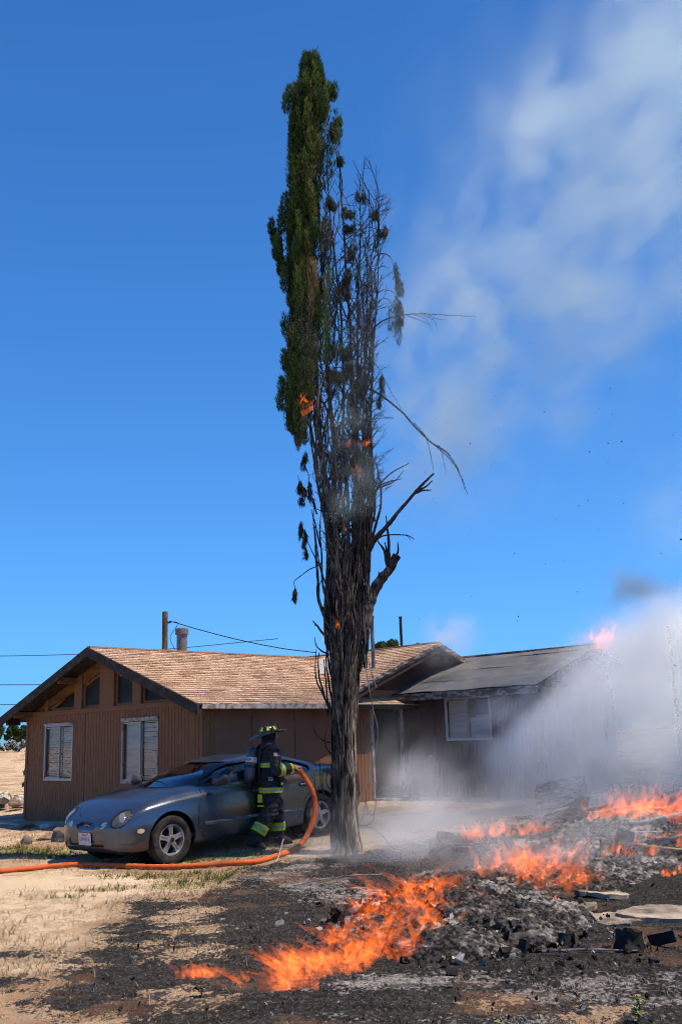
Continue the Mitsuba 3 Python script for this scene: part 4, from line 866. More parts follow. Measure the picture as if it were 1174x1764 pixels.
for a in (-160, -115, -68, -25, 25, 68, 115, 160):   # lime trapezoids round the shell
    e0, e1 = math.radians(16), math.radians(42); w0, w1 = .17, .10; q = []
    for e, w in ((e0, w0), (e1, w1)):
        for s in (-1, 1):
            t = math.radians(a) + s * w; q.append((.152 * math.cos(e) * math.cos(t), .120 * math.cos(e) * math.sin(t), .1375 * math.sin(e)))
    q = np.array(q); c = q.mean(0); o = c / np.linalg.norm(c) * .004; qq = np.vstack([q + o, q - o * .5])
    hpart(hk + '__sticker', Manifold.hull_points(qq.astype(np.float32)), 'sticker_yellow')
hpart(hk + '__front_shield', Manifold.batch_hull([mbox(.150, .158, -.04, .04, .01, .05), mbox(.130, .138, -.035, .035, .12, .13)]), 'helmet_shell')
hpart(hk + '__flashlight', tube([(.06, -.150, .012), (.16, -.150, .012)], .019, 16), 'black_plastic')
hpart(hk + '__flashlight__lens', xf(trimesh.creation.cylinder(.017, .006, sections=20), rot([0, 1, 0], 90), (.168, -.150, .012)), 'chrome')
# breathing set: cylinder, valve, back frame, straps, hose, buckle
TK = rot([0, 1, 0], 9) @ rot([1, 0, 0], -5); TO = np.array([-.255, -.005, 1.20])
tp = [(0, -.27), (.02, -.27), (.03, -.255), (.055, -.235), (.075, -.20), (.082, -.16), (.082, .17), (.076, .21), (.055, .245), (.02, .262), (0, .264)]
tk = ppart('air_tank', xf(trimesh.creation.revolve(np.array(tp), sections=40), TK, TO), 'tank_paint')[8:]
ppart(tk + '__label', xf(trimesh.creation.revolve(np.array([(.080, .03), (.0833, .03), (.0833, .105), (.080, .105), (.080, .03)]), sections=40), TK, TO), 'tank_label')
def on_tank(m): v, f = arr(m); a = v[:, 0] / .084 + math.radians(222); return np.stack([np.cos(a) * (.0835 + v[:, 2]), np.sin(a) * (.0835 + v[:, 2]), v[:, 1]], 1), f
dk = [box(x, x + w, .055, .083, 0, .001) for x, w in ((-.05, .012), (-.03, .016), (-.006, .011), (.012, .015), (.034, .010))]
kk = ppart(tk + '__marks', xf(on_tank(join([trimesh.Trimesh(*d).subdivide() for d in dk])), TK, TO), 'black_plastic'); labels[kk] = {'kind': 'stuff', 'label': 'row of blurred dark letters on the tank label'}
ppart(tk + '__valve', xf(Manifold.batch_boolean([Manifold.cylinder(.07, .022, .022, 20).translate([0, 0, -.33]), bone((0, 0, -.30), .02, (.0, -.06, -.31), .022), bone((0, 0, -.31), .016, (.05, .03, -.32), .018)], m3.OpType.Add), TK, TO), 'black_plastic')
ppart(tk + '__strap', xf(trimesh.creation.revolve(np.array([(.080, -.05), (.0855, -.05), (.0855, -.015), (.080, -.015), (.080, -.05)]), sections=40), TK, TO), 'black_plastic')
ppart('back_frame', Manifold.batch_hull([mbox(-.175, -.15, -.09, .09, .95, 1.0), mbox(-.165, -.145, -.07, .07, 1.38, 1.42)]), 'black_plastic')
for sy in (-1, 1):
    P = catmull([(-.15, sy * .08, 1.40), (-.06, sy * .12, 1.475), (.06, sy * .13, 1.45), (.13, sy * .12, 1.30), (.12, sy * .15, 1.08), (-.02, sy * .24, .99), (-.15, sy * .12, .98)], 40)
    ppart('shoulder_strap', tube(P, .026, 8, .3, ref=(0, sy, .2)), 'black_plastic')
P = np.array([(.005 + .155 * math.cos(t), .245 * math.sin(t), .985 + .01 * math.sin(3 * t)) for t in np.linspace(0, 2 * math.pi, 50)]); ppart('waist_belt', tube(P, .024, 8, .35, ref=(0, 0, 1)), 'black_plastic')
P = np.array([(-.19, -.02, 1.0), (-.215, -.10, .93), (-.17, -.17, .95), (-.12, -.22, 1.05), (-.02, -.26, 1.08), (.10, -.20, 1.22), (.12, -.12, 1.34)]); ppart('air_hose', tube(catmull(P, 40), .011, 10), 'black_plastic')
P = np.array([(-.20, .02, .97), (-.25, -.04, .86), (-.22, -.10, .87), (-.16, -.16, .95)]); ppart('air_hose', tube(catmull(P, 26), .009, 8), 'black_plastic')
ppart('buckle', xf(join([box(-.03, .03, -.004, .004, .018, .026), box(-.03, .03, -.004, .004, -.026, -.018), box(-.03, -.022, -.0038, .0038, -.0178, .0178), box(.022, .03, -.0038, .0038, -.0178, .0178), box(-.022, .022, -.003, .003, -.004, .004)]), rot([0, 0, 1], -18), (-.06, -.262, .985)), 'aluminium')
ppart('radio', Manifold.batch_hull([mbox(.08, .12, -.27, -.22, .86, .97)]), 'black_plastic'); ppart('radio__strap', mbox(.085, .115, -.277, -.268, .90, .93), 'band_lime')
# the hose
thing('fire_hose', 'long orange fire hose arching from the firefighter\'s hand down across the grass', 'hose')
mat('hose_jacket', proc(lambda p, n, uv: mix(mix([.50, .085, .018], [.58, .135, .035], noise(p.x * 30, p.y * 30, p.z * 30)), [.20, .06, .025], smoothstep(.52, .72, fbm(p.x * 4, p.y * 4, p.z * 4, 4)) * .7)), .7, .25)
hp_ = [(-6.2, 13.3), (-5.4, 13.75), (-4.92, 14.03), (-4.73, 14.15), (-4.35, 14.38), (-3.86, 14.55), (-3.21, 14.30), (-2.59, 14.02), (-2.05, 13.98), (-1.58, 13.95), (-1.25, 14.05), (-1.0, 14.40), (-.87, 14.80)]
P = [(x, y, float(surf(x, y)) + .033) for x, y in hp_]
hw = PO + PM @ (np.array(WRi) + np.array([.11, .03, -.035]))
P += [(-.76, 15.1, .13), (-.63, 15.27, .29), (-.545, 15.36, .50), (-.52, 15.42, .71), (-.575, 15.46, .92), tuple(hw + (.075, -.0, -.09)), tuple(hw), tuple(PO + PM @ (np.array([.345, -.06, 1.145]))), tuple(PO + PM @ (np.array([.335, .14, 1.12]))), tuple(PO + PM @ (np.array([.36, .36, 1.10])))]
P = catmull(P, 420); put('fire_hose', tube(P, .037 + .003 * np.clip((P[:, 2] - .1) * 3, 0, 1), 20), 'hose_jacket', 50) if False else None
kh = np.random.default_rng(9)
hv = tube(P, .0355 + .0045 * np.clip((P[:, 2] - .1) * 3, 0, 1) + .0012 * np.sin(np.arange(420) * 1.9), 20)
scene['fire_hose__jacket'] = ply(hv, 'hose_jacket', 60)
nz = PO + PM @ np.array([.36, .36, 1.10]); nd = PM @ np.array([.12, .98, -.05]); nd /= np.linalg.norm(nd)
scene['fire_hose__nozzle'] = ply(tube(np.array([nz - nd * .02, nz + nd * .05, nz + nd * .06, nz + nd * .2, nz + nd * .26]), [.045, .045, .03, .028, .04], 20), 'black_plastic', 40)
bd = [int(i) for i in np.linspace(60, 380, 9)]
# ---------------------------------------------------------------- the burnt cypress: trunk of fused stems, bare charred stems, side branches, living crown at left
TX, TY = 0.0, 14.63
tree_label = 'tall burnt cypress, bare charred stems at right and dark green foliage at left'
thing('cypress_tree', tree_label, 'tree')
ENV = np.array([(-.2, -.36, .22), (.0, -.33, .18), (.31, -.30, .13), (.62, -.29, .11), (1.01, -.27, .11), (1.41, -.26, .12), (1.81, -.25, .14), (2.22, -.23, .18), (2.64, -.25, .24), (3.06, -.29, .32), (3.48, -.29, .36), (3.91, -.24, .39), (4.35, -.22, .42), (4.79, -.24, .45), (5.24, -.32, .50), (5.7, -.38, .50), (6.16, -.42, .48), (6.63, -.46, .50), (7.58, -.44, .56), (8.55, -.41, .66), (9.56, -.34, .72), (10.07, -.28, .74), (10.59, -.22, .66), (11.11, -.16, .38), (11.65, -.20, .23), (12.75, -.31, -.02)])
FOL = np.array([(12.86, -.31, -.29), (12.64, -.39, -.12), (12.2, -.47, -.04), (12.04, -.54, .10), (11.67, -.65, .06), (11.13, -.67, .01), (10.6, -.69, -.08), (10.08, -.70, -.17), (9.57, -.76, -.16), (9.06, -.75, -.22), (8.56, -.71, -.20), (8.07, -.70, -.17), (7.88, -.76, -.19), (7.59, -.73, -.21), (7.21, -.80, -.25), (6.83, -.85, -.29), (6.54, -.82, -.37), (6.26, -.71, -.45), (5.98, -.58, -.49)])[::-1]
def env(z):
    l, r = np.interp(z, ENV[:, 0], ENV[:, 1]), np.interp(z, ENV[:, 0], ENV[:, 2]); c, h = (l + r) / 2, (r - l) / 2 * np.interp(z, [0, 2, 4.2, 6, 7], [.92, .92, .92, .96, 1]); return c - h, c + h
def bark(p, n, uv):
    s = fbm(p.x * 26, p.y * 26, p.z * 3.2, 3); g = fbm(p.x * 70, p.y * 70, p.z * 16, 3); big = fbm(p.x * 3, p.y * 3, p.z * 1.3, 3)
    c = mix([.010, .0095, .009], [.055, .048, .042], smoothstep(.35, .75, s * .6 + g * .4))
    pale = mix([.13, .095, .068], [.40, .32, .25], smoothstep(.3, .7, g))
    side = smoothstep(-.12, .16, p.x + .08 + (big - .5) * .5) * smoothstep(2.9, 1.6, p.z + (big - .5) * 2.0)
    m = smoothstep(.42, .60, s * .75 + big * .35) * (.30 + .70 * side)
    return mix(c, pale, m)
bump('bark', proc(bark), lambda p, n, uv: fbm(p.x * 45, p.y * 45, p.z * 7, 3), .02, .95, .1, 2e-3)
def stem_col(p, n, uv):
    g = fbm(p.x * 60, p.y * 60, p.z * 9, 3); h = fbm(p.x * 3, p.y * 3, p.z * .9, 2)
    return mix(mix([.014, .013, .012], [.05, .043, .038], g), mix([.09, .072, .058], [.25, .21, .175], g), smoothstep(.52, .70, g * .55 + h * .5) * .65)
mat('charred_stem', proc(stem_col), .95, .1)
# trunk: ridged tube
nz_, ns_ = 260, 120
zt = np.linspace(-.15, 4.3, nz_); th = np.linspace(0, 2 * math.pi, ns_, endpoint=False)
Lz, Rz = env(zt); cx, rx = (Lz + Rz) / 2, (Rz - Lz) / 2 * np.interp(zt, [0, 2.6, 3.3, 4.3], [.82, .84, .68, .25]); ry = np.interp(zt, [-.1, 0, .6, 2, 3.2, 4.3], [.27, .24, .20, .20, .22, .10])
TH, ZT = np.meshgrid(th, zt); X0, Y0 = np.cos(TH), np.sin(TH)
Pn = np.stack([X0 * 5, Y0 * 5, ZT * .55], -1)
rg = meshkit.fbm(Pn, 4, 2); rg2 = 1 - np.abs(meshkit.noise(np.stack([X0 * 9, Y0 * 9, ZT * .8 + 5], -1), 5) * 2 - 1); rg3 = 1 - np.abs(meshkit.noise(np.stack([X0 * 17, Y0 * 17, ZT * 1.8], -1), 8) * 2 - 1)
disp = 1 + (rg - .5) * .42 + (rg2 - .5) * .16 + (rg3 - .5) * .12
split = np.exp(-((TH - (1.5 * math.pi + .42)) / .16) ** 2) * np.interp(ZT, [.6, .9, 1.9, 2.2], [0, 1, 1, 0]) * (.6 + .6 * meshkit.noise(np.stack([ZT * 3, ZT * 0, ZT * 0], -1), 3)); disp -= .38 * split
flare = np.interp(ZT, [-.15, .0, .12, .35], [.35, .18, .06, 0]) * (.5 + .5 * np.cos(TH * 5 + 1)); disp += flare
XX = cx[:, None] + rx[:, None] * disp * X0; YY = ry[:, None] * disp * Y0
ridx = np.arange(nz_ * ns_).reshape(nz_, ns_); q = np.stack([ridx[:-1], np.roll(ridx[:-1], -1, 1), np.roll(ridx[1:], -1, 1), ridx[1:]], -1).reshape(-1, 4)
put('cypress_tree__trunk', (np.stack([TX + XX.ravel(), TY + YY.ravel(), ZT.ravel() + float(gz(TX, TY))], 1), q), 'bark', True)
labels['cypress_tree__trunk'] = {'label': 'thick furrowed trunk, burnt black with strips of pale bare wood'}
G0t = float(gz(TX, TY)) - .075
def tp_(x, y, z): return (TX + x, TY + y, z)
kt = np.random.default_rng(31)
# bark plates: strips standing proud on the trunk
ms = []
for i in range(150):
    z0 = kt.uniform(.05, 3.6); L = kt.uniform(.25, .9); a = kt.uniform(0, 2 * math.pi); n = 12; zz_ = np.linspace(z0, z0 + L, n); l, r = env(zz_)
    off = kt.uniform(.88, 1.0); aa = a + (meshkit.noise(np.stack([zz_ * 2, zz_ * 0 + i, zz_ * 0], -1), 7) - .5) * .6
    yr = np.interp(zz_, [0, .6, 2, 3.2, 4.5], [.25, .21, .21, .27, .25])
    P = np.stack([(l + r) / 2 + (r - l) / 2 * off * np.cos(aa), yr * off * np.sin(aa), zz_], 1) + np.array([TX, TY, .07])
    ms.append(tube(P, kt.uniform(.012, .03) * np.sin(np.linspace(.15, math.pi - .15, n)) ** .6, 6, .5, ref=(0, 0, 1)))
put('cypress_tree__bark_strips', join(ms), 'bark', 40); labels['cypress_tree__bark_strips'] = {'kind': 'stuff', 'label': 'peeling strips of charred bark'}
# upright stems: each its own part
def wob(P, amp, sc, seed): 
    P = np.asarray(P, float); d = np.stack([meshkit.fbm(P * sc + 13.7 * seed + 50 * k, 3, seed) - .5 for k in range(3)], 1); w = np.linspace(0, 1, len(P))[:, None] ** .5; return P + d * amp * 2 * w
STEMS = []
for i in range(84):
    qx = kt.uniform(0, .30) if kt.uniform() < .42 else kt.uniform(.50, 1); qy = kt.uniform(-1, 1); z0 = kt.uniform(1.8, 4.6); 
    if qx > .62: z1 = kt.uniform(7.5, 11.0)
    elif qx > .35: z1 = kt.uniform(7.0, 10.9)
    else: z1 = kt.uniform(6.5, 12.2)
    if i < 26: z1 = z0 + kt.uniform(1.2, 3.0)                        # short broken ones
    n = 40; z = np.linspace(z0, z1, n); l, r = env(z)
    qq = qx + (meshkit.fbm(np.stack([z * .8 + i * 9.1, z * 0, z * 0], -1), 4, i) - .5) * 1.0
    x = l + (r - l) * np.clip(qq, -.03, 1.03)
    yd = np.interp(z, [1, 3, 5, 8, 11, 13], [.20, .27, .30, .28, .2, .08])
    y = yd * qy * np.sqrt(np.clip(1 - (2 * np.clip(qx, .03, .97) - 1) ** 2 * .8, .1, 1)) + (meshkit.fbm(np.stack([z * .9, z * 0 + i * 3.3, z * 0], -1), 4, i + 7) - .5) * .34
    r0 = kt.uniform(.008, .020) * (1.3 if z1 > 9 else 1)
    rad = r0 * np.linspace(1, .22, n) * (1 + .25 * (meshkit.noise(np.stack([z * 9, z * 0, z * 0 + i], -1), i) - .5))
    STEMS.append(np.column_stack([x, y, z, rad]))
# the two leading stems
for x0, x1, xt, r0, z1 in ((.0, -.12, -.30, .060, 12.7), (.22, .24, .16, .058, 11.0), (.12, .30, .52, .045, 10.6), (-.12, -.28, -.33, .05, 12.0), (.05, .08, -.02, .042, 11.2), (.28, .42, .62, .034, 10.3)):
    z = np.linspace(2.6, z1, 60); x = np.interp(z, [2.6, 6.5, z1], [x0, x1, xt]) + (meshkit.fbm(np.stack([z * .5 + x0 * 99, z * 0, z * 0], -1), 3, 5) - .5) * .16
    y = (meshkit.fbm(np.stack([z * .5, z * 0 + x0 * 77, z * 0], -1), 3, 6) - .5) * .35
    STEMS.append(np.column_stack([x, y, z, r0 * .85 * np.linspace(1, .15, 60)]))
for S in STEMS:
    put(num('cypress_tree__stem'), tube(S[:, :3] + np.array([TX, TY, G0t + .0]), S[:, 3], 7), 'charred_stem', 50)
# twigs off the bare stems
ms = []
for i in range(1000):
    S = STEMS[kt.integers(26, len(STEMS))]; j = kt.integers(8, len(S) - 2); p = S[j, :3]
    if p[2] < 4.2 or (p[0] < -.2 and kt.uniform() < .5): continue
    right = kt.uniform() < .62
    a = kt.normal(0 if right else math.pi, .9); el = kt.normal(.9, .35); L = kt.uniform(.12, .42)
    d = np.array([math.cos(a) * math.cos(el), math.sin(a) * math.cos(el), math.sin(el)])
    P = np.array([p, p + d * L * .4, p + d * L * .75 + (0, 0, -.02), p + d * L + (0.02, 0, kt.uniform(-.06, .05))])
    ms.append(tube(wob(catmull(P, 8), .02, 5, i), np.linspace(.007, .002, 8), 4))
    for _ in range(3):
        b = P[0] + d * L * kt.uniform(.3, .9); d2 = d + kt.normal(0, .5, 3); d2 /= np.linalg.norm(d2)
        ms.append(tube(np.array([b, b + d2 * L * .25, b + d2 * L * .45 - (0, 0, .015)]), [.004, .003, .0015], 3))
put('cypress_tree__twigs', xf(join(ms), t=(TX, TY, G0t)), 'charred_stem', 50); labels['cypress_tree__twigs'] = {'kind': 'stuff', 'label': 'fine charred twigs on the bare stems'}
# named side branches, (x, z) in the plane of the trunk, pushed in depth
BR = {'B1':([(.20,3.0),(.30,3.25),(.36,3.51),(.46,3.72),(.56,3.89),(.68,4.01),(.80,4.21)],.10,.062,-.10),'B1a':([(.67,4.06),(.61,4.32),(.53,4.46)],.030,.008,-.10),'B1b':([(.69,4.06),(.69,4.5),(.67,4.82)],.030,.008,-.12),'B1c':([(.76,4.15),(.82,4.27),(.83,4.42)],.025,.006,-.08),'B1d':([(.53,3.89),(.52,3.99)],.014,.008,-.15),'B1e':([(.72,4.08),(.66,4.26),(.64,4.42)],.026,.008,-.08),
'B2':([(.34,4.22),(.46,4.43),(.55,4.54),(.70,4.69),(.90,4.93),(1.13,5.18),(1.28,5.32),(1.41,5.45)],.045,.014,-.12),'B2a':([(1.10,5.16),(1.24,5.19),(1.36,5.19)],.020,.008,-.12),'B2b':([(1.12,5.19),(1.26,5.24),(1.39,5.33)],.02,.008,-.12),
'B3':([(.42,4.36),(.49,4.43),(.62,4.52),(.92,4.53),(1.07,4.45)],.018,.005,-.14),'B3a':([(.90,4.53),(.98,4.50),(1.02,4.44)],.007,.003,-.14),
'B4':([(.35,4.73),(.46,5.02),(.56,5.26),(.76,5.48),(1.05,5.63)],.026,.006,-.05),'B4a':([(.61,5.32),(.76,5.37),(.94,5.40)],.013,.005,-.05),'B4b':([(.58,5.28),(.78,5.35),(.96,5.51)],.013,.005,-.05),'B4c':([(.50,4.77),(.49,5.13),(.44,5.40)],.018,.006,.05),'B4d':([(.45,4.50),(.60,5.03),(.59,5.48),(.52,5.76)],.022,.006,.0),'B4e':([(.42,4.6),(.52,5.0),(.50,5.5),(.56,5.85)],.02,.006,.1),
'B5':([(.25,6.80),(.34,6.86),(.62,6.74),(.96,6.43),(1.30,6.01),(1.62,5.74),(1.81,5.37),(1.89,5.08)],.020,.004,-.2),'B5a':([(1.15,6.25),(1.32,6.01),(1.38,5.64),(1.40,5.48)],.007,.003,-.2),'B5b':([(1.51,5.89),(1.56,5.68),(1.58,5.43)],.006,.002,-.2),'B5c':([(1.43,5.91),(1.68,5.63),(1.80,5.40),(1.84,5.17)],.007,.003,-.2),
'B6':([(.42,7.40),(.48,7.35),(.64,7.16),(.82,6.77),(.96,6.47)],.010,.003,-.15),'B6a':([(.48,7.26),(.59,7.06),(.67,6.89)],.007,.003,-.15),
'B7':([(.50,7.60),(.57,7.78),(.71,7.93),(.94,8.01),(1.31,8.05),(1.67,8.01),(2.20,7.95)],.018,.003,-.1),'B7a':([(1.12,8.03),(1.35,7.92),(1.50,7.84)],.006,.002,-.1),'B7b':([(1.35,8.04),(1.53,7.94),(1.59,7.78)],.005,.002,-.1),'B7c':([(1.01,7.95),(1.02,7.77),(.97,7.61)],.005,.002,-.1),'B7d':([(1.25,8.04),(1.42,7.94),(1.50,7.74)],.005,.002,-.1),'B7e':([(1.45,8.03),(1.62,7.95),(1.78,7.92)],.005,.002,-.1),
'B8':([(.55,8.70),(.66,9.07),(.85,9.11),(.96,8.91),(1.03,8.45)],.012,.004,0.),'B8a':([(.52,8.5),(.61,8.77),(.75,8.91),(.91,8.89)],.010,.004,0.05),'B8b':([(.55,8.1),(.70,8.45),(.90,8.48),(1.0,8.3)],.010,.004,0.0),'B8c':([(.50,7.9),(.68,8.3),(.85,8.35),(.98,8.1)],.010,.004,0.05),
'B9':([(-.30,4.16),(-.36,4.11),(-.52,4.03),(-.64,3.94),(-.72,3.86),(-.68,3.71)],.012,.004,-.1),'B9a':([(-.32,4.05),(-.38,4.18),(-.44,4.31),(-.52,4.49),(-.55,4.64)],.012,.004,-.1),
'L1':([(-.18,1.90),(-.22,1.94),(-.30,2.14),(-.37,2.39),(-.40,2.64),(-.38,2.83)],.024,.006,-.1),'L2':([(-.18,1.85),(-.20,1.89),(-.28,2.18),(-.30,2.51),(-.30,2.72)],.022,.006,-.16),'L3':([(-.19,1.9),(-.34,2.23),(-.43,2.44),(-.44,2.64),(-.41,2.89)],.018,.005,-.06),'L4':([(-.20,2.1),(-.25,2.39),(-.28,2.72),(-.26,2.89)],.02,.006,-.12),
'L5':([(-.22,1.56),(-.33,1.57),(-.43,1.64),(-.47,1.72),(-.48,1.82)],.012,.004,-.12),'L6':([(-.22,1.37),(-.31,1.49),(-.33,1.65),(-.30,1.78)],.012,.004,-.1),'L7':([(-.22,.77),(-.36,.86),(-.41,1.06),(-.41,1.34)],.014,.004,-.1),'L8':([(-.22,.70),(-.35,.79),(-.38,1.02),(-.36,1.21)],.013,.004,-.14),'L9':([(-.22,.62),(-.42,.69),(-.45,.84),(-.43,.98)],.012,.004,-.05),'L10':([(-.24,.89),(-.33,1.01),(-.30,1.25)],.012,.004,-.15),'L11':([(-.22,.80),(-.40,.78),(-.47,.92),(-.48,1.14)],.011,.004,-.12),
'S1':([(-.24,3.0),(-.35,3.15),(-.41,3.23),(-.46,3.29)],.022,.008,-.1),'S1a':([(-.41,3.22),(-.44,3.22)],.01,.006,-.1),'S2':([(-.26,2.81),(-.36,2.86),(-.42,2.94),(-.44,3.05)],.014,.005,-.1),'S3':([(-.26,3.4),(-.35,3.57),(-.36,3.79),(-.31,3.92)],.02,.007,-.1),
'O1':([(-.22,3.2),(-.36,3.57),(-.38,3.92),(-.39,4.35),(-.41,4.71),(-.45,4.98)],.028,.006,.02),'O2':([(-.22,3.48),(-.30,3.83),(-.31,4.26),(-.32,4.62),(-.30,4.97)],.022,.006,-.12),'O3':([(-.25,3.83),(-.33,4.05),(-.38,4.44),(-.39,4.80)],.018,.005,-.1),'O4':([(-.32,4.40),(-.40,4.80),(-.41,5.06)],.016,.005,0.),'RR':([(.14,2.45),(.22,2.62),(.32,2.87),(.34,3.21),(.30,3.38)],.028,.012,-.12),
'F1':([(-.36,4.9),(-.41,5.06),(-.47,5.29),(-.48,5.52),(-.53,5.70)],.014,.004,0.),'F2':([(-.38,5.0),(-.42,5.15),(-.51,5.20),(-.61,5.34),(-.64,5.52)],.012,.004,0.),'F3':([(-.35,5.9),(-.42,6.2),(-.52,6.5),(-.55,6.8)],.014,.004,0.)}
for i, (nm, (P, r0, r1, y)) in enumerate(BR.items()):
    P = np.array([(x, y * (.5 + .5 * k / len(P)) , z) for k, (x, z) in enumerate(P)]); n = max(10, 6 * len(P)); C_ = catmull(P, n)
    if len(nm) == 2 or nm[2:].isdigit() or True: C_ = wob(C_, .022, 6, i + 1)
    rad = np.linspace(r0, r1, n) * (1 + .35 * (meshkit.noise(C_ * 14, i) - .5))
    put(num('cypress_tree__branch'), xf(tube(C_, rad, 9 if r0 > .02 else 6), t=(TX, TY, G0t + .01)), 'charred_stem', 50)
# fuzzy ash-burnt clump where a fire burns in the stems
ms = []
for i in range(600):
    c = np.array([.07 + kt.normal(0, .10), kt.normal(-.16, .08), 5.72 + kt.normal(0, .17)]); d = kt.normal(0, 1, 3) + (0, -.6, -.5); d /= np.linalg.norm(d); L = kt.uniform(.03, .10)
    ms.append(tube(np.array([c, c + d * L]), [.007, .003], 4))
put('cypress_tree__burnt_clump', xf(join(ms), t=(TX, TY, G0t)), 'turnout_black', 50); labels['cypress_tree__burnt_clump'] = {'kind': 'stuff', 'label': 'fuzzy clump of burnt scale leaves in mid stem'}

# ---- foliage: plumes of small scale-leaf sprays pointing up
def sprays(centres, size, up, spread, cols, seed, per, lf=1.0):
    """centres (n, 3), size (n, 2): radius, height; each plume is a bunch of narrow forked leaves."""
    k = np.random.default_rng(seed); n = len(centres); N = n * per; ci = np.repeat(np.arange(n), per)
    t = k.uniform(-.5, .5, N); r = size[ci, 0] * np.sqrt(k.uniform(0, 1, N)) * np.sqrt(np.clip(1 - (2 * t * .9) ** 2, .05, 1)) * np.where(t > 0, 1 - t * .9, 1); a = k.uniform(0, 2 * math.pi, N)
    p = centres[ci] + np.stack([r * np.cos(a), r * np.sin(a), t * size[ci, 1]], 1)
    d = np.stack([np.cos(a) * spread, np.sin(a) * spread, np.full(N, up)], 1) + k.normal(0, .20, (N, 3)); d /= np.linalg.norm(d, axis=1, keepdims=True)
    s = np.cross(d, k.normal(0, 1, (N, 3))); s /= np.linalg.norm(s, axis=1, keepdims=True)
    L = lf * k.uniform(.045, .115, N)[:, None]; w = L * .055
    p0, p1, p2 = p - s * w * .4, p + s * w * .4, p + d * L
    m1 = p + d * L * .55 - s * w; m2 = p + d * L * .55 + s * w
    f1 = p + d * L * .75 + s * L * .26; f2 = p + d * L * .70 - s * L * .36           # two side forks
    g1 = p + d * L * .35; 
    v = np.stack([p0, p1, m2, p2, m1, g1, f1, p + d * L * .50 + s * w, f2, p + d * L * .45 - s * w], 1).reshape(-1, 3); i = np.arange(N)[:, None] * 10
    f = np.vstack([i + [0, 1, 2], i + [0, 2, 4], i + [4, 2, 3], i + [5, 7, 6], i + [5, 8, 9]])
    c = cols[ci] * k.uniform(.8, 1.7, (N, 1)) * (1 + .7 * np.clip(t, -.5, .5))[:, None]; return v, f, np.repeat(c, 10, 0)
kf = np.random.default_rng(77)
CC, SZ, CO_ = [], [], []
GREENS = np.array([(.045, .072, .022), (.06, .095, .028), (.078, .115, .032), (.036, .060, .022)]); WARM = np.array([(.17, .175, .055), (.20, .17, .07), (.14, .155, .05), (.22, .175, .09)])
for i in range(820):
    z = 6.15 + 6.45 * kf.uniform(0, 1) ** .95; l, r = np.interp(z, FOL[:, 0], FOL[:, 1]), np.interp(z, FOL[:, 0], FOL[:, 2]); w = r - l
    u = kf.uniform(.06, .88); x = l + w * u; dep = min(.42, .30 + .2 * w) * np.interp(z, [6, 7, 10, 12.2, 12.9], [.45, .7, 1, .6, .1]); y = dep * kf.uniform(-1, 1) * math.sqrt(max(.1, 1 - (2 * u - 1) ** 2))
    if u > .72 and kf.uniform() < .35: continue
    if kf.uniform() < .05 and z < 11.5: x = r + kf.uniform(0, .16); y -= .1
    rr = kf.uniform(.035, .075) * min(1, .5 + w); CC.append((x, y, z)); SZ.append((rr, kf.uniform(.28, .60)))
    warm = (u > .45 and y < .05 and kf.uniform() < .33) or kf.uniform() < .05
    CO_.append(WARM[kf.integers(4)] * kf.uniform(.5, 1) if warm else GREENS[kf.integers(4)])
# outliers that break the outline
for z_, n_, w_ in ((12.45, 5, .07), (12.56, 4, .045), (12.66, 3, .03), (12.32, 5, .10)):
    for _ in range(n_): CC.append((-.30 + kf.normal(0, w_), kf.normal(0, w_), z_)); SZ.append((.04, .26)); CO_.append(GREENS[kf.integers(4)])
for _ in range(46):
    z = kf.uniform(6.4, 12.2); l = np.interp(z, FOL[:, 0], FOL[:, 1]); m_ = meshkit.noise(np.array([[z * 2.3, 5.0, 1.0]]), 4)[0]
    if m_ > .5: CC.append((l + .03 - .16 * (m_ - .5) * 2 + kf.normal(0, .02), kf.normal(-.05, .12), z)); SZ.append((.055, .34)); CO_.append(GREENS[kf.integers(4)])
for x, z in ((-.98, 9.62), (-.93, 9.5), (-.88, 9.35), (-.84, 9.2), (-.82, 9.05), (-.9, 9.2), (-.80, 8.9), (-.79, 7.95), (-.78, 7.35), (-.88, 6.7), (-.86, 6.95), (-.70, 11.8), (-.66, 12.0), (-.30, 12.6), (-.33, 12.5), (-.14, 12.5), (-.18, 12.3), (-.1, 12.35), (-.28, 12.45), (-.22, 12.55), (.02, 12.1), (.08, 12.05), (.0, 11.95), (.12, 12.1)):
    for _ in range(2): CC.append((x + kf.normal(0, .02), kf.normal(0, .07), z)); SZ.append((.05, .28)); CO_.append(GREENS[kf.integers(4)])
v, f, c = sprays(np.array(CC), np.array(SZ), 1.0, .35, np.array(CO_), 5, 130)
scene['cypress_tree__crown'] = ply((v + np.array([TX, TY, G0t]), f), 'leaf', False, color=c); labels['cypress_tree__crown'] = {'kind': 'stuff', 'label': 'dark green upright foliage left alive on one side'}
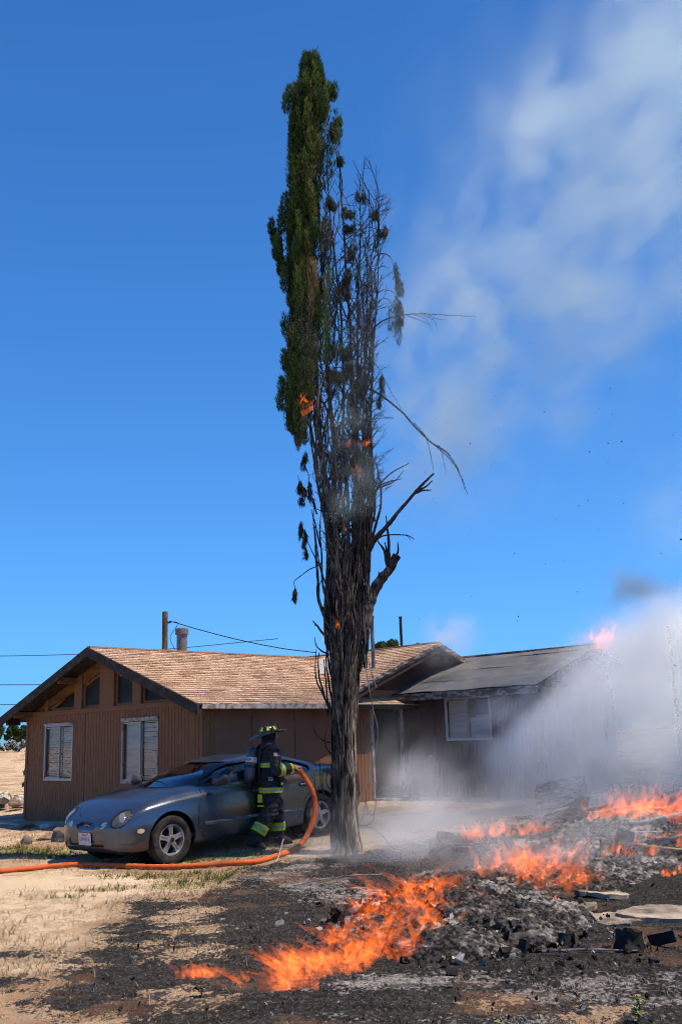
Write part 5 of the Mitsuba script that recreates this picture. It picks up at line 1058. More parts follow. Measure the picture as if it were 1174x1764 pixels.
# singed clumps on the right and hanging ones
SC, SS, SCo = [], [], []
for x, y, z, w, h, n in ((.98, -.05, 8.0, .10, .50, 7), (1.02, 0, 8.65, .05, .34, 4), (.52, -.1, 10.1, .06, .2, 2), (.66, 0, 9.85, .05, .18, 2), (.0, -.2, 9.95, .10, .2, 4), (.18, -.2, 9.8, .10, .14, 3), (.28, -.1, 9.55, .09, .14, 3), (.10, -.2, 11.2, .09, .2, 4), (.18, -.1, 10.8, .07, .18, 3), (.12, -.1, 11.5, .08, .16, 3), (.30, 0, 9.2, .08, .2, 3), (.22, -.15, 8.7, .10, .25, 4), (.05, -.2, 8.4, .12, .3, 4), (.1, -.2, 7.5, .10, .25, 4), (.0, -.2, 7.05, .14, .16, 5), (.2, -.2, 7.15, .12, .14, 4), (.42, -.12, 7.0, .06, .24, 3), (.66, -.15, 6.82, .05, .26, 3),
                         (-.62, 0, 5.46, .05, .20, 2), (-.56, 0, 5.18, .06, .16, 2), (-.48, 0, 5.3, .04, .2, 2), (-.58, -.1, 4.6, .03, .22, 3), (-.55, -.1, 4.4, .03, .16, 2), (-.71, -.1, 3.80, .02, .18, 2), (-.5, 0, 5.8, .05, .2, 2), (.78, 0, 9.5, .05, .15, 2), (.86, 0, 9.6, .04, .12, 1)):
    for _ in range(n): SC.append((x + kf.normal(0, w * .6), y + kf.normal(0, .05), z + kf.normal(0, h * .3))); SS.append((w * .75, h * .8)); SCo.append(np.array([(.055, .050, .036), (.04, .045, .03), (.075, .065, .045), (.05, .06, .03)])[kf.integers(4)] if x < .9 else np.array((.03, .034, .03)))
v, f, c = sprays(np.array(SC), np.array(SS), -1.0, .12, np.array(SCo) * .8, 6, 80, 1.1)
scene['cypress_tree__singed_foliage'] = ply((v + np.array([TX, TY, G0t]), f), 'leaf', False, color=c); labels['cypress_tree__singed_foliage'] = {'kind': 'stuff', 'label': 'drooping singed brown foliage among the bare stems'}
# a cable hanging from the tree
thing('loose_cable', 'thin grey cable dangling from the burnt tree to the ground in loops', 'cable')
mat('cable_grey', two((.10, .10, .10), (.30, .30, .30), 9), .6)
P = catmull([(.27, 14.42, 2.80), (.30, 14.40, 2.45), (.37, 14.4, 1.99), (.42, 14.4, 1.75), (.39, 14.4, 1.47), (.35, 14.4, 1.24), (.26, 14.4, 1.01), (.22, 14.4, .81), (.25, 14.38, .60), (.33, 14.36, .62), (.36, 14.35, .86), (.34, 14.36, 1.05)], 70)
P2 = catmull([(.22, 14.40, .81), (.17, 14.40, .55), (.12, 14.40, .47), (.2, 14.38, .45), (.3, 14.36, .5), (.33, 14.36, .62)], 40)
P3 = catmull([(.30, 14.5, 2.79), (.37, 14.5, 2.49), (.43, 14.5, 2.32), (.40, 14.5, 2.42), (.36, 14.5, 2.60), (.33, 14.5, 2.75)], 30)
P4 = catmull([(.14, 14.40, .46), (.26, 14.3, .43), (.40, 14.2, .34), (.52, 14.1, .22), (.62, 14.0, .12)], 24)
scene['loose_cable__strand'] = ply(tube(P, .0065, 6), 'cable_grey', 60)
for P_ in (P2, P3, P4): scene[num('loose_cable__loop')] = ply(tube(P_, .0055, 6), 'cable_grey', 60)
# ---------------------------------------------------------------- far things: poles, wires, trees, rubble, rocks
mat('pole_wood', two((.10, .075, .055), (.20, .15, .115), 12, 2), .9)
def pole(key, x, y, z0, z1, r, label, lean=0.0, m='pole_wood'):
    thing(key, label, 'pole'); scene[key + '__shaft'] = ply(tube(np.array([(x, y, z0), (x + lean, y, (z0 + z1) / 2), (x + 2 * lean, y, z1)]), [r * 1.08, r, r * .95], 14), m, 40)
pole('utility_pole', -4.67, 26, -.2, 5.0, .075, 'square topped brown wooden pole behind the left roof ridge')
scene['utility_pole__bracket'] = ply(join([box(-4.60, -4.52, 25.97, 26.03, 4.70, 4.74), box(-4.66, -4.60, 25.97, 26.03, 4.69, 4.75)]), 'black_plastic')
pole('utility_pole_001', 1.68, 30, -.2, 5.12, .045, 'thin black pole rising behind the roof right of the burnt tree', m='black_plastic')
pole('utility_pole_002', 9.66, 30, -.2, 4.64, .045, 'thin dark pole standing in the smoke at the right edge', m='black_plastic')
scene['utility_pole_001__cap'] = ply(box(1.63, 1.73, 29.95, 30.05, 5.12, 5.15), 'black_plastic'); scene['utility_pole_002__cap'] = ply(box(9.57, 9.73, 29.93, 30.07, 4.64, 4.68), 'black_plastic')
mat('wire_black', (.025, .025, .028), .6)
def wire(key, P, r, label):
    thing(key, label, 'wire', None); scene[key] = ply(tube(catmull(P, 40), r, 5), 'wire_black', 60)
wire('overhead_wire', [(-4.55, 26, 4.76), (-3.6, 25.5, 4.42), (-2.6, 25.0, 4.10), (-1.6, 24.6, 3.84), (-.70, 24.4, 3.68)], .012, 'twisted service wire sloping from the brown wooden pole down to the roof')
wire('overhead_wire_001', [(-4.53, 26, 4.74), (-4.3, 25.8, 4.66), (-4.46, 25.6, 4.3), (-4.3, 25.2, 4.0), (-4.1, 24.8, 3.7)], .008, 'slack loop of wire hanging beside the brown wooden pole')
wire('overhead_wire_002', [(-24, 45, 6.1), (-15.5, 45, 5.72), (-9, 45, 5.75), (-3, 45, 6.1)], .016, 'highest wire crossing the sky left of the house')
wire('overhead_wire_003', [(-22, 40, 4.5), (-13.7, 40, 4.13), (-8, 40, 4.05), (-2, 40, 4.2)], .016, 'middle wire crossing the sky left of the house')
wire('overhead_wire_004', [(-20, 36, 3.4), (-12.3, 36, 3.18), (-8, 36, 3.12), (-2, 36, 3.2)], .013, 'lowest wire crossing the sky left of the house')
def leafy(key, label, cat, x, y, z, rx, rz, n, cols, leaf, seed, trunk=True, flowers=0, ry=None):
    k = np.random.default_rng(seed); ry = ry or rx
    nb = 16; c = np.stack([k.normal(0, rx * .5, nb), k.normal(0, ry * .5, nb), k.uniform(-.55, .75, nb) * rz], 1); cr = k.uniform(.22, .42, nb) * min(rx, rz)
    ci = k.integers(0, nb, n); d = k.normal(0, 1, (n, 3)); d /= np.linalg.norm(d, axis=1, keepdims=True)
    p = c[ci] + d * cr[ci, None] * k.uniform(.45, 1.05, (n, 1)); a = k.normal(0, 1, (n, 3)); a /= np.linalg.norm(a, axis=1, keepdims=True); b = np.cross(a, d); b /= np.linalg.norm(b, axis=1, keepdims=True) + 1e-9
    L = leaf * k.uniform(.6, 1.3, (n, 1)); v = np.stack([p - a * L, p + b * L * .45, p + a * L, p - b * L * .45], 1).reshape(-1, 3) + (x, y, z); i = np.arange(n)[:, None] * 4
    col = np.asarray(cols)[k.integers(0, len(cols), n)] * k.uniform(.7, 1.3, (n, 1)); f = np.vstack([i + [0, 1, 2], i + [0, 2, 3]])
    thing(key, label, cat)
    scene[key + '__crown'] = ply((v, f), 'leaf', False, color=np.repeat(col, 4, 0)); labels[key + '__crown'] = {'kind': 'stuff', 'label': 'leaves'}
    if flowers:
        m = flowers; pi = k.integers(0, n, m); p2 = p[pi] + d[pi] * .05; a2, b2 = a[pi] * leaf * .55, b[pi] * leaf * .55; v2 = np.stack([p2 - a2, p2 + b2, p2 + a2, p2 - b2], 1).reshape(-1, 3) + (x, y, z); i2 = np.arange(m)[:, None] * 4
        scene[key + '__flowers'] = ply((v2, np.vstack([i2 + [0, 1, 2], i2 + [0, 2, 3]])), 'petal', False); labels[key + '__flowers'] = {'kind': 'stuff', 'label': 'white blossom'}
    g = float(gz(x, y)); scene[key + '__trunk'] = ply(xf(join([tube(np.array([(0, 0, g - .3), (.1, 0, (g + z) / 2), (0, .1, z), (c[0, 0] * .5, c[0, 1] * .5, z + rz * .3)]), [.07 * rx + .05, .06 * rx + .04, .04 * rx + .03, .02], 8)] + [tube(np.array([(0, .05, (g + z) / 2), tuple(c[j] * .5 + (0, 0, z)), tuple(c[j] * .8 + (0, 0, z))]), [.03 * rx + .02, .02 * rx + .015, .01], 6) for j in range(1, 6)]), t=(x, y, 0)), 'pole_wood', 50)
mat('petal', (.62, .60, .58), .8)
TG = [(.035, .060, .018), (.05, .08, .025), (.03, .05, .02), (.065, .095, .03)]; OG = [(.06, .085, .035), (.085, .11, .045), (.045, .065, .03)]
leafy('shade_tree', 'dense dark green tree at the left edge beyond the field', 'tree', -29.6, 85, 2.9, 1.3, 1.5, 6000, TG, .12, 1)
leafy('shade_tree_001', 'rounded dark green tree beyond the field, second from the left edge', 'tree', -27.4, 84, 2.7, .95, 1.15, 5000, TG, .11, 2)
leafy('shade_tree_002', 'small green tree beyond the field touching the house wall', 'tree', -25.0, 80, 2.6, .6, .9, 3500, TG, .10, 3)
leafy('oleander', 'white flowering bush on the field edge, at the left border', 'bush', -24.6, 72, 1.75, .45, .35, 2500, OG, .07, 4, flowers=900)
leafy('oleander_001', 'broad white flowering bush below the dark green trees', 'bush', -23.2, 72, 1.85, .8, .50, 4000, OG, .07, 5, flowers=2200)
leafy('oleander_002', 'white flowering bush beside the house wall', 'bush', -21.9, 72, 1.75, .5, .45, 2500, OG, .07, 6, flowers=1000)
leafy('roof_tree', 'pale green tree crown peeping over the roof left of the thin black pole', 'tree', 1.75, 42, 4.9, .75, .75, 5000, OG, .09, 7)
leafy('roof_tree_001', 'pale green tree crown peeping over the roof right of the thin black pole', 'tree', 2.85, 42, 4.8, .45, .65, 3000, OG, .09, 8)
leafy('weed_bush', 'tall green weed growing at the left house corner', 'bush', -9.2, 30, .75, .25, .45, 1200, OG, .06, 9)
# rubble pile beyond the house corner, each chunk a part
thing('rubble_pile', 'low heap of pale broken plaster and boards beyond the left house corner', 'rubble')
mat('plaster', two((.42, .38, .34), (.60, .57, .53), 6), .9); mat('rubble_brown', two((.16, .11, .08), (.30, .23, .17), 6), .9)
kr_ = np.random.default_rng(41)
for i in range(26):
    x, y = -8.55 + kr_.normal(0, .40), 25.6 + kr_.normal(0, .35); h = .32 * math.exp(-((x + 8.5) / .6) ** 2)
    s = kr_.uniform(.08, .24, 3) * (1, 1, .5); put(num('rubble_pile__chunk'), xf(rnd_rock(s, 100 + i, 1), rot(kr_.normal(0, 1, 3), kr_.uniform(0, 50)), (x, y, float(gz(x, y)) + h * kr_.uniform(.4, 1) + .03)), 'plaster' if kr_.uniform() < .65 else 'rubble_brown')
mat('rock_grey', two((.10, .085, .07), (.24, .20, .165), 7), .95)
for nm, lab, x, y, s, m_ in (('rock', 'dark angular rock on the dry grass just left of the car', -5.02, 18.1, (.22, .2, .19), 'rock_grey'), ('rock_001', 'small dark rock at the edge of the green grass, left of the angular rock', -5.62, 18.05, (.12, .10, .11), 'rock_grey'), ('rock_002', 'flat grey stone lying between the two dark rocks', -5.33, 18.5, (.24, .16, .07), 'rock_grey'),
                           ('rock_003', 'flat pale stone in the shade line below the left window', -6.0, 20.6, (.22, .14, .06), 'plaster'), ('rock_004', 'pale flat stone in front of the house wall, nearest the car', -5.0, 20.0, (.20, .13, .05), 'plaster'), ('rock_005', 'pale stone slab at the left house corner', -6.5, 20.9, (.26, .16, .06), 'rubble_brown')):
    thing(nm, lab, 'rock'); put(nm, xf(rnd_rock(s, len(nm) * 7 + int(x * 10) % 9, 2, .3), rot([0, 0, 1], x * 100), (x, y, float(gz(x, y)) + s[2] * .35)), m_)
thing('white_board', 'scrap of white painted board lying at the left house corner', 'board'); put('white_board', xf(box(-.28, .28, -.09, .09, 0, .025), rot([0, 1, .3], 9), (-7.0, 21.3, float(gz(-7.0, 21.3)) + .05)), 'plaster')
# ---------------------------------------------------------------- burning debris at right
mat('char_black', two((.007, .007, .007), (.026, .025, .024), 14), .85, .3)
def crack_wood(p, n, uv):
    a = voronoi(p.x * 26 + p.z * 9, p.y * 26 - p.z * 13); e = smoothstep(.02, .12, a[1] - a[0])
    return mix([.16, .155, .15], mix([.010, .010, .010], [.035, .034, .033], a[2]), e * .75 + .25)
mat('crack_char', proc(crack_wood), .85, .25)
mat('ash_slab', two((.11, .098, .082), (.40, .34, .265), 5), .95); mat('pale_tile', two((.55, .50, .42), (.70, .66, .58), 8), .85)
def mound(key, cx, cy, rx, ry, h, seed, lab, ang=0):
    n = 150; a = np.linspace(-1.25, 1.25, n); X, Y = np.meshgrid(a, a); c, s = math.cos(ang), math.sin(ang)
    wx_, wy_ = cx + rx * X * c - ry * Y * s, cy + rx * X * s + ry * Y * c; P = np.stack([wx_, wy_, wx_ * 0], -1)
    r = np.sqrt(X * X + Y * Y) + (meshkit.fbm(P * 1.6, 3, seed) - .5) * .7; prof = np.clip(1 - r, 0, 1) ** .8
    zz_ = gz(wx_, wy_) + h * prof * (.55 + .9 * meshkit.fbm(P * 2.6, 3, seed + 1)) + (prof > 0) * ((1 - np.abs(meshkit.noise(P * 11, seed + 2) * 2 - 1)) * .07 * np.minimum(prof * 5, 1) + (meshkit.fbm(P * 26, 2, seed + 3) - .5) * .05 * np.minimum(prof * 5, 1)) - .06 * (prof <= 0) - .01
    idx = np.arange(n * n).reshape(n, n); q = np.stack([idx[:-1, :-1], idx[:-1, 1:], idx[1:, 1:], idx[1:, :-1]], -1).reshape(-1, 4)
    keep = (prof.ravel()[q] > 0).any(1); q = q[keep]
    thing(key, lab, 'debris', kind='stuff'); scene[key + '__001'] = ply((np.stack([wx_.ravel(), wy_.ravel(), zz_.ravel()], 1), q), 'heap_ash', True)
    return lambda x, y: float(gz(x, y)) + h * max(0, 1 - math.hypot(((x - cx) * c + (y - cy) * s) / rx, (-(x - cx) * s + (y - cy) * c) / ry)) ** .8 * .95
def heap(p, n, uv):
    g = fbm(p.x * 15, p.y * 15, p.z * 22, 4); h = fbm(p.x * 2.2, p.y * 2.2, 0.0, 3); k = fbm(p.x * 50, p.y * 50, p.z * 50, 2)
    return mix(mix([.010, .010, .010], [.06, .058, .056], smoothstep(.35, .7, k)), mix([.12, .116, .112], [.29, .28, .27], smoothstep(.35, .7, k)), smoothstep(.50, .66, g * .6 + h * .45) * .85)
mat('heap_ash', proc(heap), .95, .1)
hf1 = mound('burnt_heap', .80, 9.35, 1.10, 1.40, .33, 3, 'heap of burnt paper layers and ash in the middle of the fire', -.45)
hf2 = mound('burnt_heap_001', 3.9, 14.0, 1.9, 2.6, .24, 8, 'heap of smoking charred lumber and ash at the right edge', .2)
hf3 = mound('burnt_heap_002', 1.9, 11.6, 1.3, 1.0, .15, 12, 'low bank of ash behind the middle of the fire', .1)
FIRE_P = sg.Polygon([(-1.35, 7.5), (-.98, 7.1), (-.6, 7.0), (-.2, 7.15), (.12, 7.75), (.50, 8.0), (.70, 8.5), (.5, 9.2), (.02, 9.2), (-.30, 8.5), (-.62, 8.0)])
# curled layers of burnt paper
def flakes(key, lab, n, region, hf, seed, smin, smax, pale):
    k = np.random.default_rng(seed); mb = MB()
    for i in range(n):
        x, y = region(k)
        while FIRE_P.contains(sg.Point(x, y)): x, y = region(k)
        z = hf(x, y); w, l = k.uniform(smin, smax), k.uniform(smin, smax) * 1.3; nx, ny = 6, 3
        u, v_ = np.meshgrid(np.linspace(-.5, .5, nx), np.linspace(-.5, .5, ny), indexing='ij'); curl = k.normal(0, 1.2)
        pin = .35 + .65 * np.sqrt(np.clip(1 - (1.9 * u) ** 2, 0, 1)) * k.uniform(.6, 1.25, u.shape); base = np.stack([u * l * k.uniform(.75, 1.2, u.shape), v_ * w * pin, curl * l * u * u + k.normal(0, .006, u.shape) + .15 * w * np.sin(u * 6 + i)], -1).reshape(-1, 3)
        M = rot([0, 0, 1], k.uniform(0, 360)) @ rot([1, 0, 0], k.normal(0, 28)) @ rot([0, 1, 0], k.normal(0, 28)); lay = k.integers(1, 4)
        col = np.array([(.012, .012, .012), (.03, .029, .028), (.11, .105, .10), (.26, .25, .24), (.42, .41, .39)][k.choice(5, p=[.40, .22, .16, .12, .10] if not pale else [.28, .22, .22, .18, .10])])
        for j in range(lay):
            b = base + (k.normal(0, .004), k.normal(0, .004), j * .008); idx = np.arange(nx * ny).reshape(nx, ny); q = np.stack([idx[:-1, :-1], idx[1:, :-1], idx[1:, 1:], idx[:-1, 1:]], -1).reshape(-1, 4)
            mb.add((b @ M.T + (x, y, z + .015), q), col * k.uniform(.7, 1.3))
    mb.put(key, 'tinted_matte', True); thing(key, lab, 'ash', kind='stuff')
flakes('burnt_paper', 'black and white curled sheets of burnt paper on the middle heap', 1700, lambda k: (.85 + k.normal(0, .42), 9.35 + k.normal(0, .55)), hf1, 51, .03, .085, True)
flakes('burnt_paper_001', 'grey curled scraps of ash on the right heap', 420, lambda k: (3.7 + k.normal(0, .8), 13.7 + k.normal(0, 1.2)), hf2, 52, .03, .10, True)
flakes('ash_scraps', 'small pale flakes of ash strewn over the burnt ground', 380, lambda k: (k.uniform(-1.9, 3.0), 5.8 + 8 * k.uniform() ** 1.3), lambda x, y: float(gz(x, y)), 53, .006, .018, True)
flakes('ash_scraps_001', 'charred scraps strewn around the middle heap', 260, lambda k: (1.2 + k.normal(0, .8), 8.6 + k.normal(0, .7)), lambda x, y: float(gz(x, y)) + .01, 54, .008, .028, False)
# slabs of pale broken concrete
def slab(key, lab, x, y, sx, sy, th, tilt, yaw, seed, m_='ash_slab', cat='slab'):
    k = np.random.default_rng(seed); a = np.sort(k.uniform(0, 2 * math.pi, 11)); r = k.uniform(.75, 1.0, 11)
    P = np.stack([np.cos(a) * r * sx, np.sin(a) * r * sy], 1); e = CrossSection([P], m3.FillRule.NonZero)
    M = Manifold.extrude(e, th).refine_to_length(.05); v, f = arr(M); v = v + np.stack([meshkit.fbm(v * 9 + 20 * j + seed, 3, seed) - .5 for j in range(3)], 1) * (.06, .06, .045)
    thing(key, lab, cat); put(key, xf((v, f), rot([0, 0, 1], yaw) @ rot([1, .3, 0], tilt), (x, y, float(surf(x, y)) - th * .35)), m_, 30)
slab('concrete_slab', 'pale flat slab beside the heap, nearest the small cream tiles', 1.62, 9.75, 0.26, 0.31, .045, 5, 20, 1); slab('concrete_slab_001', 'long pale slab lying right of the middle heap', 2.05, 9.95, 0.31, 0.26, .045, -4, 60, 2)
slab('concrete_slab_002', 'large pale slab at the right edge of the scorched ground', 2.72, 9.35, 0.47, 0.36, .045, 3, 10, 3); slab('concrete_slab_003', 'broad pale slab in front of the large right slab', 2.25, 9.25, 0.29, 0.26, .045, -3, 100, 4)
slab('concrete_slab_004', 'grey broken slab leaning on the heap front', 1.30, 9.75, 0.20, 0.22, .045, 16, 40, 5); slab('concrete_slab_005', 'flat dusty slab under the smoke right of the flames', 2.5, 10.6, 0.36, 0.31, .045, 4, 75, 6)
slab('tile_piece', 'cream tile fragment at the foot of the heap', 1.24, 9.02, .10, .10, .014, 22, 0, 7, 'pale_tile', 'tile'); slab('tile_piece_001', 'second cream tile fragment, right of and behind the first', 1.37, 9.12, .09, .11, .014, 26, 40, 8, 'pale_tile', 'tile')
# charred lumps standing on the ground
def lump(key, lab, x, y, s, seed, yaw, cat='block'):
    v, f = arr(mbox(-s[0], s[0], -s[1], s[1], 0, s[2] * 2).refine_to_length(min(s) * .6)); v = v + np.stack([meshkit.fbm(v * 14 + seed * 7 + 20 * j, 3, seed) - .5 for j in range(3)], 1) * min(s) * 1.3
    thing(key, lab, cat); put(key, xf((v, f), rot([0, 0, 1], yaw) @ rot([.3, 1, 0], 9), (x, y, float(surf(x, y)) - .012)), 'char_black', 30)
lump('charred_block', 'large black charred block standing on the ground at right', 2.05, 8.05, (.085, .06, .082), 1, 25); lump('charred_block_001', 'small black charred block standing on a thin stem', 1.64, 8.42, (.045, .035, .045), 2, 40)
lump('charred_block_002', 'black charred block at the right foot of the heap', 1.38, 8.45, (.05, .04, .05), 3, 10); lump('charred_block_003', 'black charred block in front of the heap foot', 1.28, 8.15, (.04, .03, .055), 4, 60)
lump('charred_block_004', 'low black char lump between the large block and the right edge', 2.13, 7.70, (.03, .025, .02), 5, 0); lump('charred_block_005', 'charred post stump standing in smoke right of the tree', 1.27, 14.4, (.09, .08, .10), 6, 15)
def plank(key, lab, p0, p1, w, t, m_='crack_char', cat='board', group=None, seed=1, nar=0):
    p0, p1 = np.array(p0, float), np.array(p1, float); d = p1 - p0; L = np.linalg.norm(d); d /= L; s = np.cross(d, [0, 0, 1.0]); s /= np.linalg.norm(s); u = np.cross(s, d)
    v, f = arr(mbox(0, L, -w / 2, w / 2, -t / 2, t / 2).refine_to_length(max(.03, L / 30))); v = v + np.stack([meshkit.fbm(v * 12 + seed * 5 + 20 * j, 3, seed) - .5 for j in range(3)], 1) * min(w, t) * .55
    if nar: a = math.radians(nar); v[:, 1:] = v[:, 1:] @ np.array([[math.cos(a), -math.sin(a)], [math.sin(a), math.cos(a)]]).T
    thing(key, lab, cat, group); put(key, xf((v, f), np.stack([d, s, u], 1), p0), m_, 30)
plank('charred_beam', 'thick black charred beam leaning up out of the debris', (2.70, 15.4, .18), (3.84, 17.0, .52), .16, .13, cat='beam', seed=2)
plank('grey_board', 'scorched grey board tilted on its edge at the far right foreground', (2.26, 8.24, .03), (2.42, 8.10, .09), .014, .085, 'char_black', seed=3)
# collapsed frame of a bench, blue grey with ash
thing('burnt_bench', 'collapsed charred bench frame with ashy slats behind the leaning beam', 'bench'); mat('ashy_wood', two((.04, .045, .055), (.28, .30, .33), 6, 16), .9)
def bpart(nm, p0, p1, w, t, sd):
    p0, p1 = np.array(p0, float), np.array(p1, float); d = p1 - p0; L = np.linalg.norm(d); d /= L; s = np.cross(d, [0, 0, 1.0]); s = s / np.linalg.norm(s) if np.linalg.norm(s) > 1e-3 else np.array([1.0, 0, 0]); u = np.cross(s, d)
    v, f = arr(mbox(0, L, -w / 2, w / 2, -t / 2, t / 2).refine_to_length(.06)); v = v + np.stack([meshkit.fbm(v * 12 + sd * 5 + 20 * j, 3, sd) - .5 for j in range(3)], 1) * min(w, t) * .8
    put(num('burnt_bench__' + nm), xf((v, f), np.stack([d, s, u], 1), p0), 'ashy_wood', 30)
for i in range(4): bpart('slat', (3.15 + .03 * i, 17.55 + .1 * i, .72 - .09 * i), (4.12 + .02 * i, 18.25 + .06 * i, .84 - .09 * i), .035, .07, 10 + i)
bpart('leg', (3.12, 17.5, .26), (3.17, 17.6, .70), .045, .05, 20); bpart('leg', (4.05, 18.2, .3), (4.10, 18.25, .86), .045, .05, 21); bpart('leg', (3.08, 17.2, .25), (3.10, 17.25, .52), .04, .05, 22); bpart('rail', (3.09, 17.25, .50), (3.99, 17.85, .56), .05, .06, 23)
# charred boards of the right heap
kb = np.random.default_rng(61)
for i in range(26):
    x, y = kb.uniform(2.6, 5.2), kb.uniform(12.4, 16.6); z = hf2(x, y) + .06; a = kb.normal(.25, .55); L = kb.uniform(.5, 1.5)
    key = num('burnt_board'); plank(key, 'charred grey and black board lying in the right burning heap', (x, y, z), (x + L * math.cos(a), y + L * math.sin(a) * .8, z + kb.uniform(-.04, .16)), kb.uniform(.07, .16), kb.uniform(.03, .07), 'crack_char' if kb.uniform() < .6 else 'ashy_wood', group='charred boards in the right heap', seed=i + 5)
for i in range(7):
    x, y = kb.uniform(1.2, 2.3), kb.uniform(13.6, 15.2); a = kb.normal(.05, .12); L = kb.uniform(.9, 1.8); z = float(gz(x, y)) + .06 + .03 * (i % 3)
    plank(num('burnt_board'), 'charred board lying flat in the smoke behind the middle fire', (x, y, z), (x + L * math.cos(a), y + L * math.sin(a), z + .03), kb.uniform(.08, .14), kb.uniform(.04, .07), 'crack_char', group='charred boards behind the middle fire', seed=i + 50)
for i, (x, y) in enumerate(((5.05, 17.2), (5.5, 17.5), (4.6, 13.2), (4.2, 12.6))):
    key = num('burnt_log'); thing(key, ['thick charred log stacked behind the right heap', 'charred log end at the right border behind the heap', 'burnt log at the right edge of the flames', 'grey burnt log in front of the right flames'][i], 'log')
    P = catmull([(x, y, hf2(x, y) + .12), (x + .6, y + .1, hf2(x + .6, y) + .14), (x + 1.3, y + .25, hf2(x + 1.3, y) + .12)], 24); put(key, rough(tube(P, .13 + .02 * np.sin(np.arange(24)), 16), .02, 6, i), 'crack_char', 40)
# shovel and long handle
thing('shovel', 'old rusty shovel blade upright with its pale wooden handle in the flames', 'shovel'); mat('rusty_steel', two((.07, .06, .055), (.24, .21, .19), 8), .6, .4, metallic=.5); mat('handle_wood', two((.34, .25, .12), (.50, .39, .21), 20, 20), .7)
n = 15; u, w = np.meshgrid(np.linspace(-1, 1, n), np.linspace(0, 1, n), indexing='ij'); half = .115 * np.sqrt(np.clip(1 - np.clip((w - .45) / .56, 0, 1) ** 2.2, .02, 1))
bl = np.stack([u * half, .035 * (1 - u * u) - .03 * w, .15 - w * .30], -1).reshape(-1, 3); bl2 = bl - (0, .004, 0); idx = np.arange(n * n).reshape(n, n); q = np.stack([idx[:-1, :-1], idx[:-1, 1:], idx[1:, 1:], idx[1:, :-1]], -1).reshape(-1, 4)
RM = rot([0, 0, 1], -38) @ rot([0, 1, 0], 14)
put('shovel__blade', xf((np.vstack([bl, bl2]), np.vstack([q, q[:, ::-1] + n * n])), RM, (3.27, 12.6, .30)), 'rusty_steel', True)
put('shovel__socket', tube(np.array([(3.25, 12.62, .28), (3.35, 12.5, .285), (3.42, 12.42, .28)]), [.03, .024, .02], 14), 'rusty_steel', 50)
put('shovel__handle', tube(np.array([(3.36, 12.49, .285), (3.6, 12.2, .27), (3.95, 11.85, .25)]), .019, 14), 'handle_wood', 50)
thing('tool_handle', 'long pale wooden tool handle lying across the burning debris', 'handle'); put('tool_handle__shaft', tube(np.array([(2.50, 15.05, .31), (2.9, 14.5, .32), (3.45, 13.3, .33)]), .018, 12), 'handle_wood', 50); put('tool_handle__ferrule', tube(np.array([(3.42, 13.36, .33), (3.52, 13.15, .33)]), .024, 12), 'rusty_steel', 50)
# pale object far right, sticks, weeds
thing('white_tub', 'small white scorched tub standing beyond the burnt yard at the far right', 'tub'); put('white_tub__shell', xf(trimesh.creation.revolve(np.array([(.0, .0), (.16, .0), (.22, .34), (.25, .36), (.25, .38), (.20, .38), (.15, .03), (0, .03)]), sections=24), rot([1, 0, 0], -20), (6.45, 22.2, .40)), 'plaster', 30); put('white_tub__rim', xf(trimesh.creation.torus(.235, .022, 28, 8), rot([1, 0, 0], -20), (6.45, 22.2 + .13, .76)), 'petal', True)
for i, (P, lab) in enumerate((([(1.40, 8.05, .02), (1.75, 8.0, .035), (2.1, 7.98, .02)], 'thin burnt stick lying between the charred blocks'), ([(-.75, 11.9, .02), (-.2, 12.3, .05), (.35, 12.55, .04)], 'grey burnt branch lying on the ash before the tree'), ([(-1.02, 14.05, .02), (-.97, 14.25, .16), (-.93, 14.38, .30)], 'short pale stake leaning beside the hose'), ([(1.62, 8.38, .0), (1.64, 8.40, .06), (1.66, 8.42, .1)], 'thin stem under the small charred block'))):
    key = num('stick'); thing(key, lab, 'stick'); put(key, wob_tube(P, i) if False else tube(wob(catmull(P, 16), .015, 8, i), np.linspace(.012, .006, 16), 7), 'ashy_wood' if i != 2 else 'plaster', 50)
def weed(key, lab, x, y, h, n, cols, seed):
    k = np.random.default_rng(seed); mb = MB(); st = tube(np.array([(x, y, surf(x, y) - .02), (x + .01, y, surf(x, y) + h * .6), (x, y, surf(x, y) + h)]), [.006, .004, .002], 6); mb.add(st, (.16, .16, .07))
    for i in range(n):
        z = float(surf(x, y)) + h * k.uniform(.15, 1); a = k.uniform(0, 6.28); L = k.uniform(.03, .07); d = np.array([math.cos(a), math.sin(a), k.uniform(-.3, .7)]); s = np.array([-math.sin(a), math.cos(a), 0]); b = np.array([x, y, z])
        v = np.array([b, b + d * L * .5 + s * L * .28, b + d * L - (0, 0, L * .2), b + d * L * .5 - s * L * .28]); mb.add((v, np.array([[0, 1, 2], [0, 2, 3]])), np.array(cols[k.integers(len(cols))]) * k.uniform(.8, 1.2))
    mb.put(key, 'leaf'); thing(key, lab, 'plant', kind=None)
weed('weed', 'wilted yellow green weed standing in the ash at bottom right', 1.60, 6.2, .15, 26, [(.30, .32, .13), (.20, .25, .09), (.36, .33, .17)], 3); weed('weed_001', 'tiny wilted weed at the bottom edge, left of the taller weed', .80, 6.02, .05, 10, [(.30, .32, .13)], 4)
weed('weed_002', 'small grey green weed on bare ground left of the flames', -1.02, 7.1, .09, 16, [(.14, .15, .09), (.2, .2, .12)], 5)
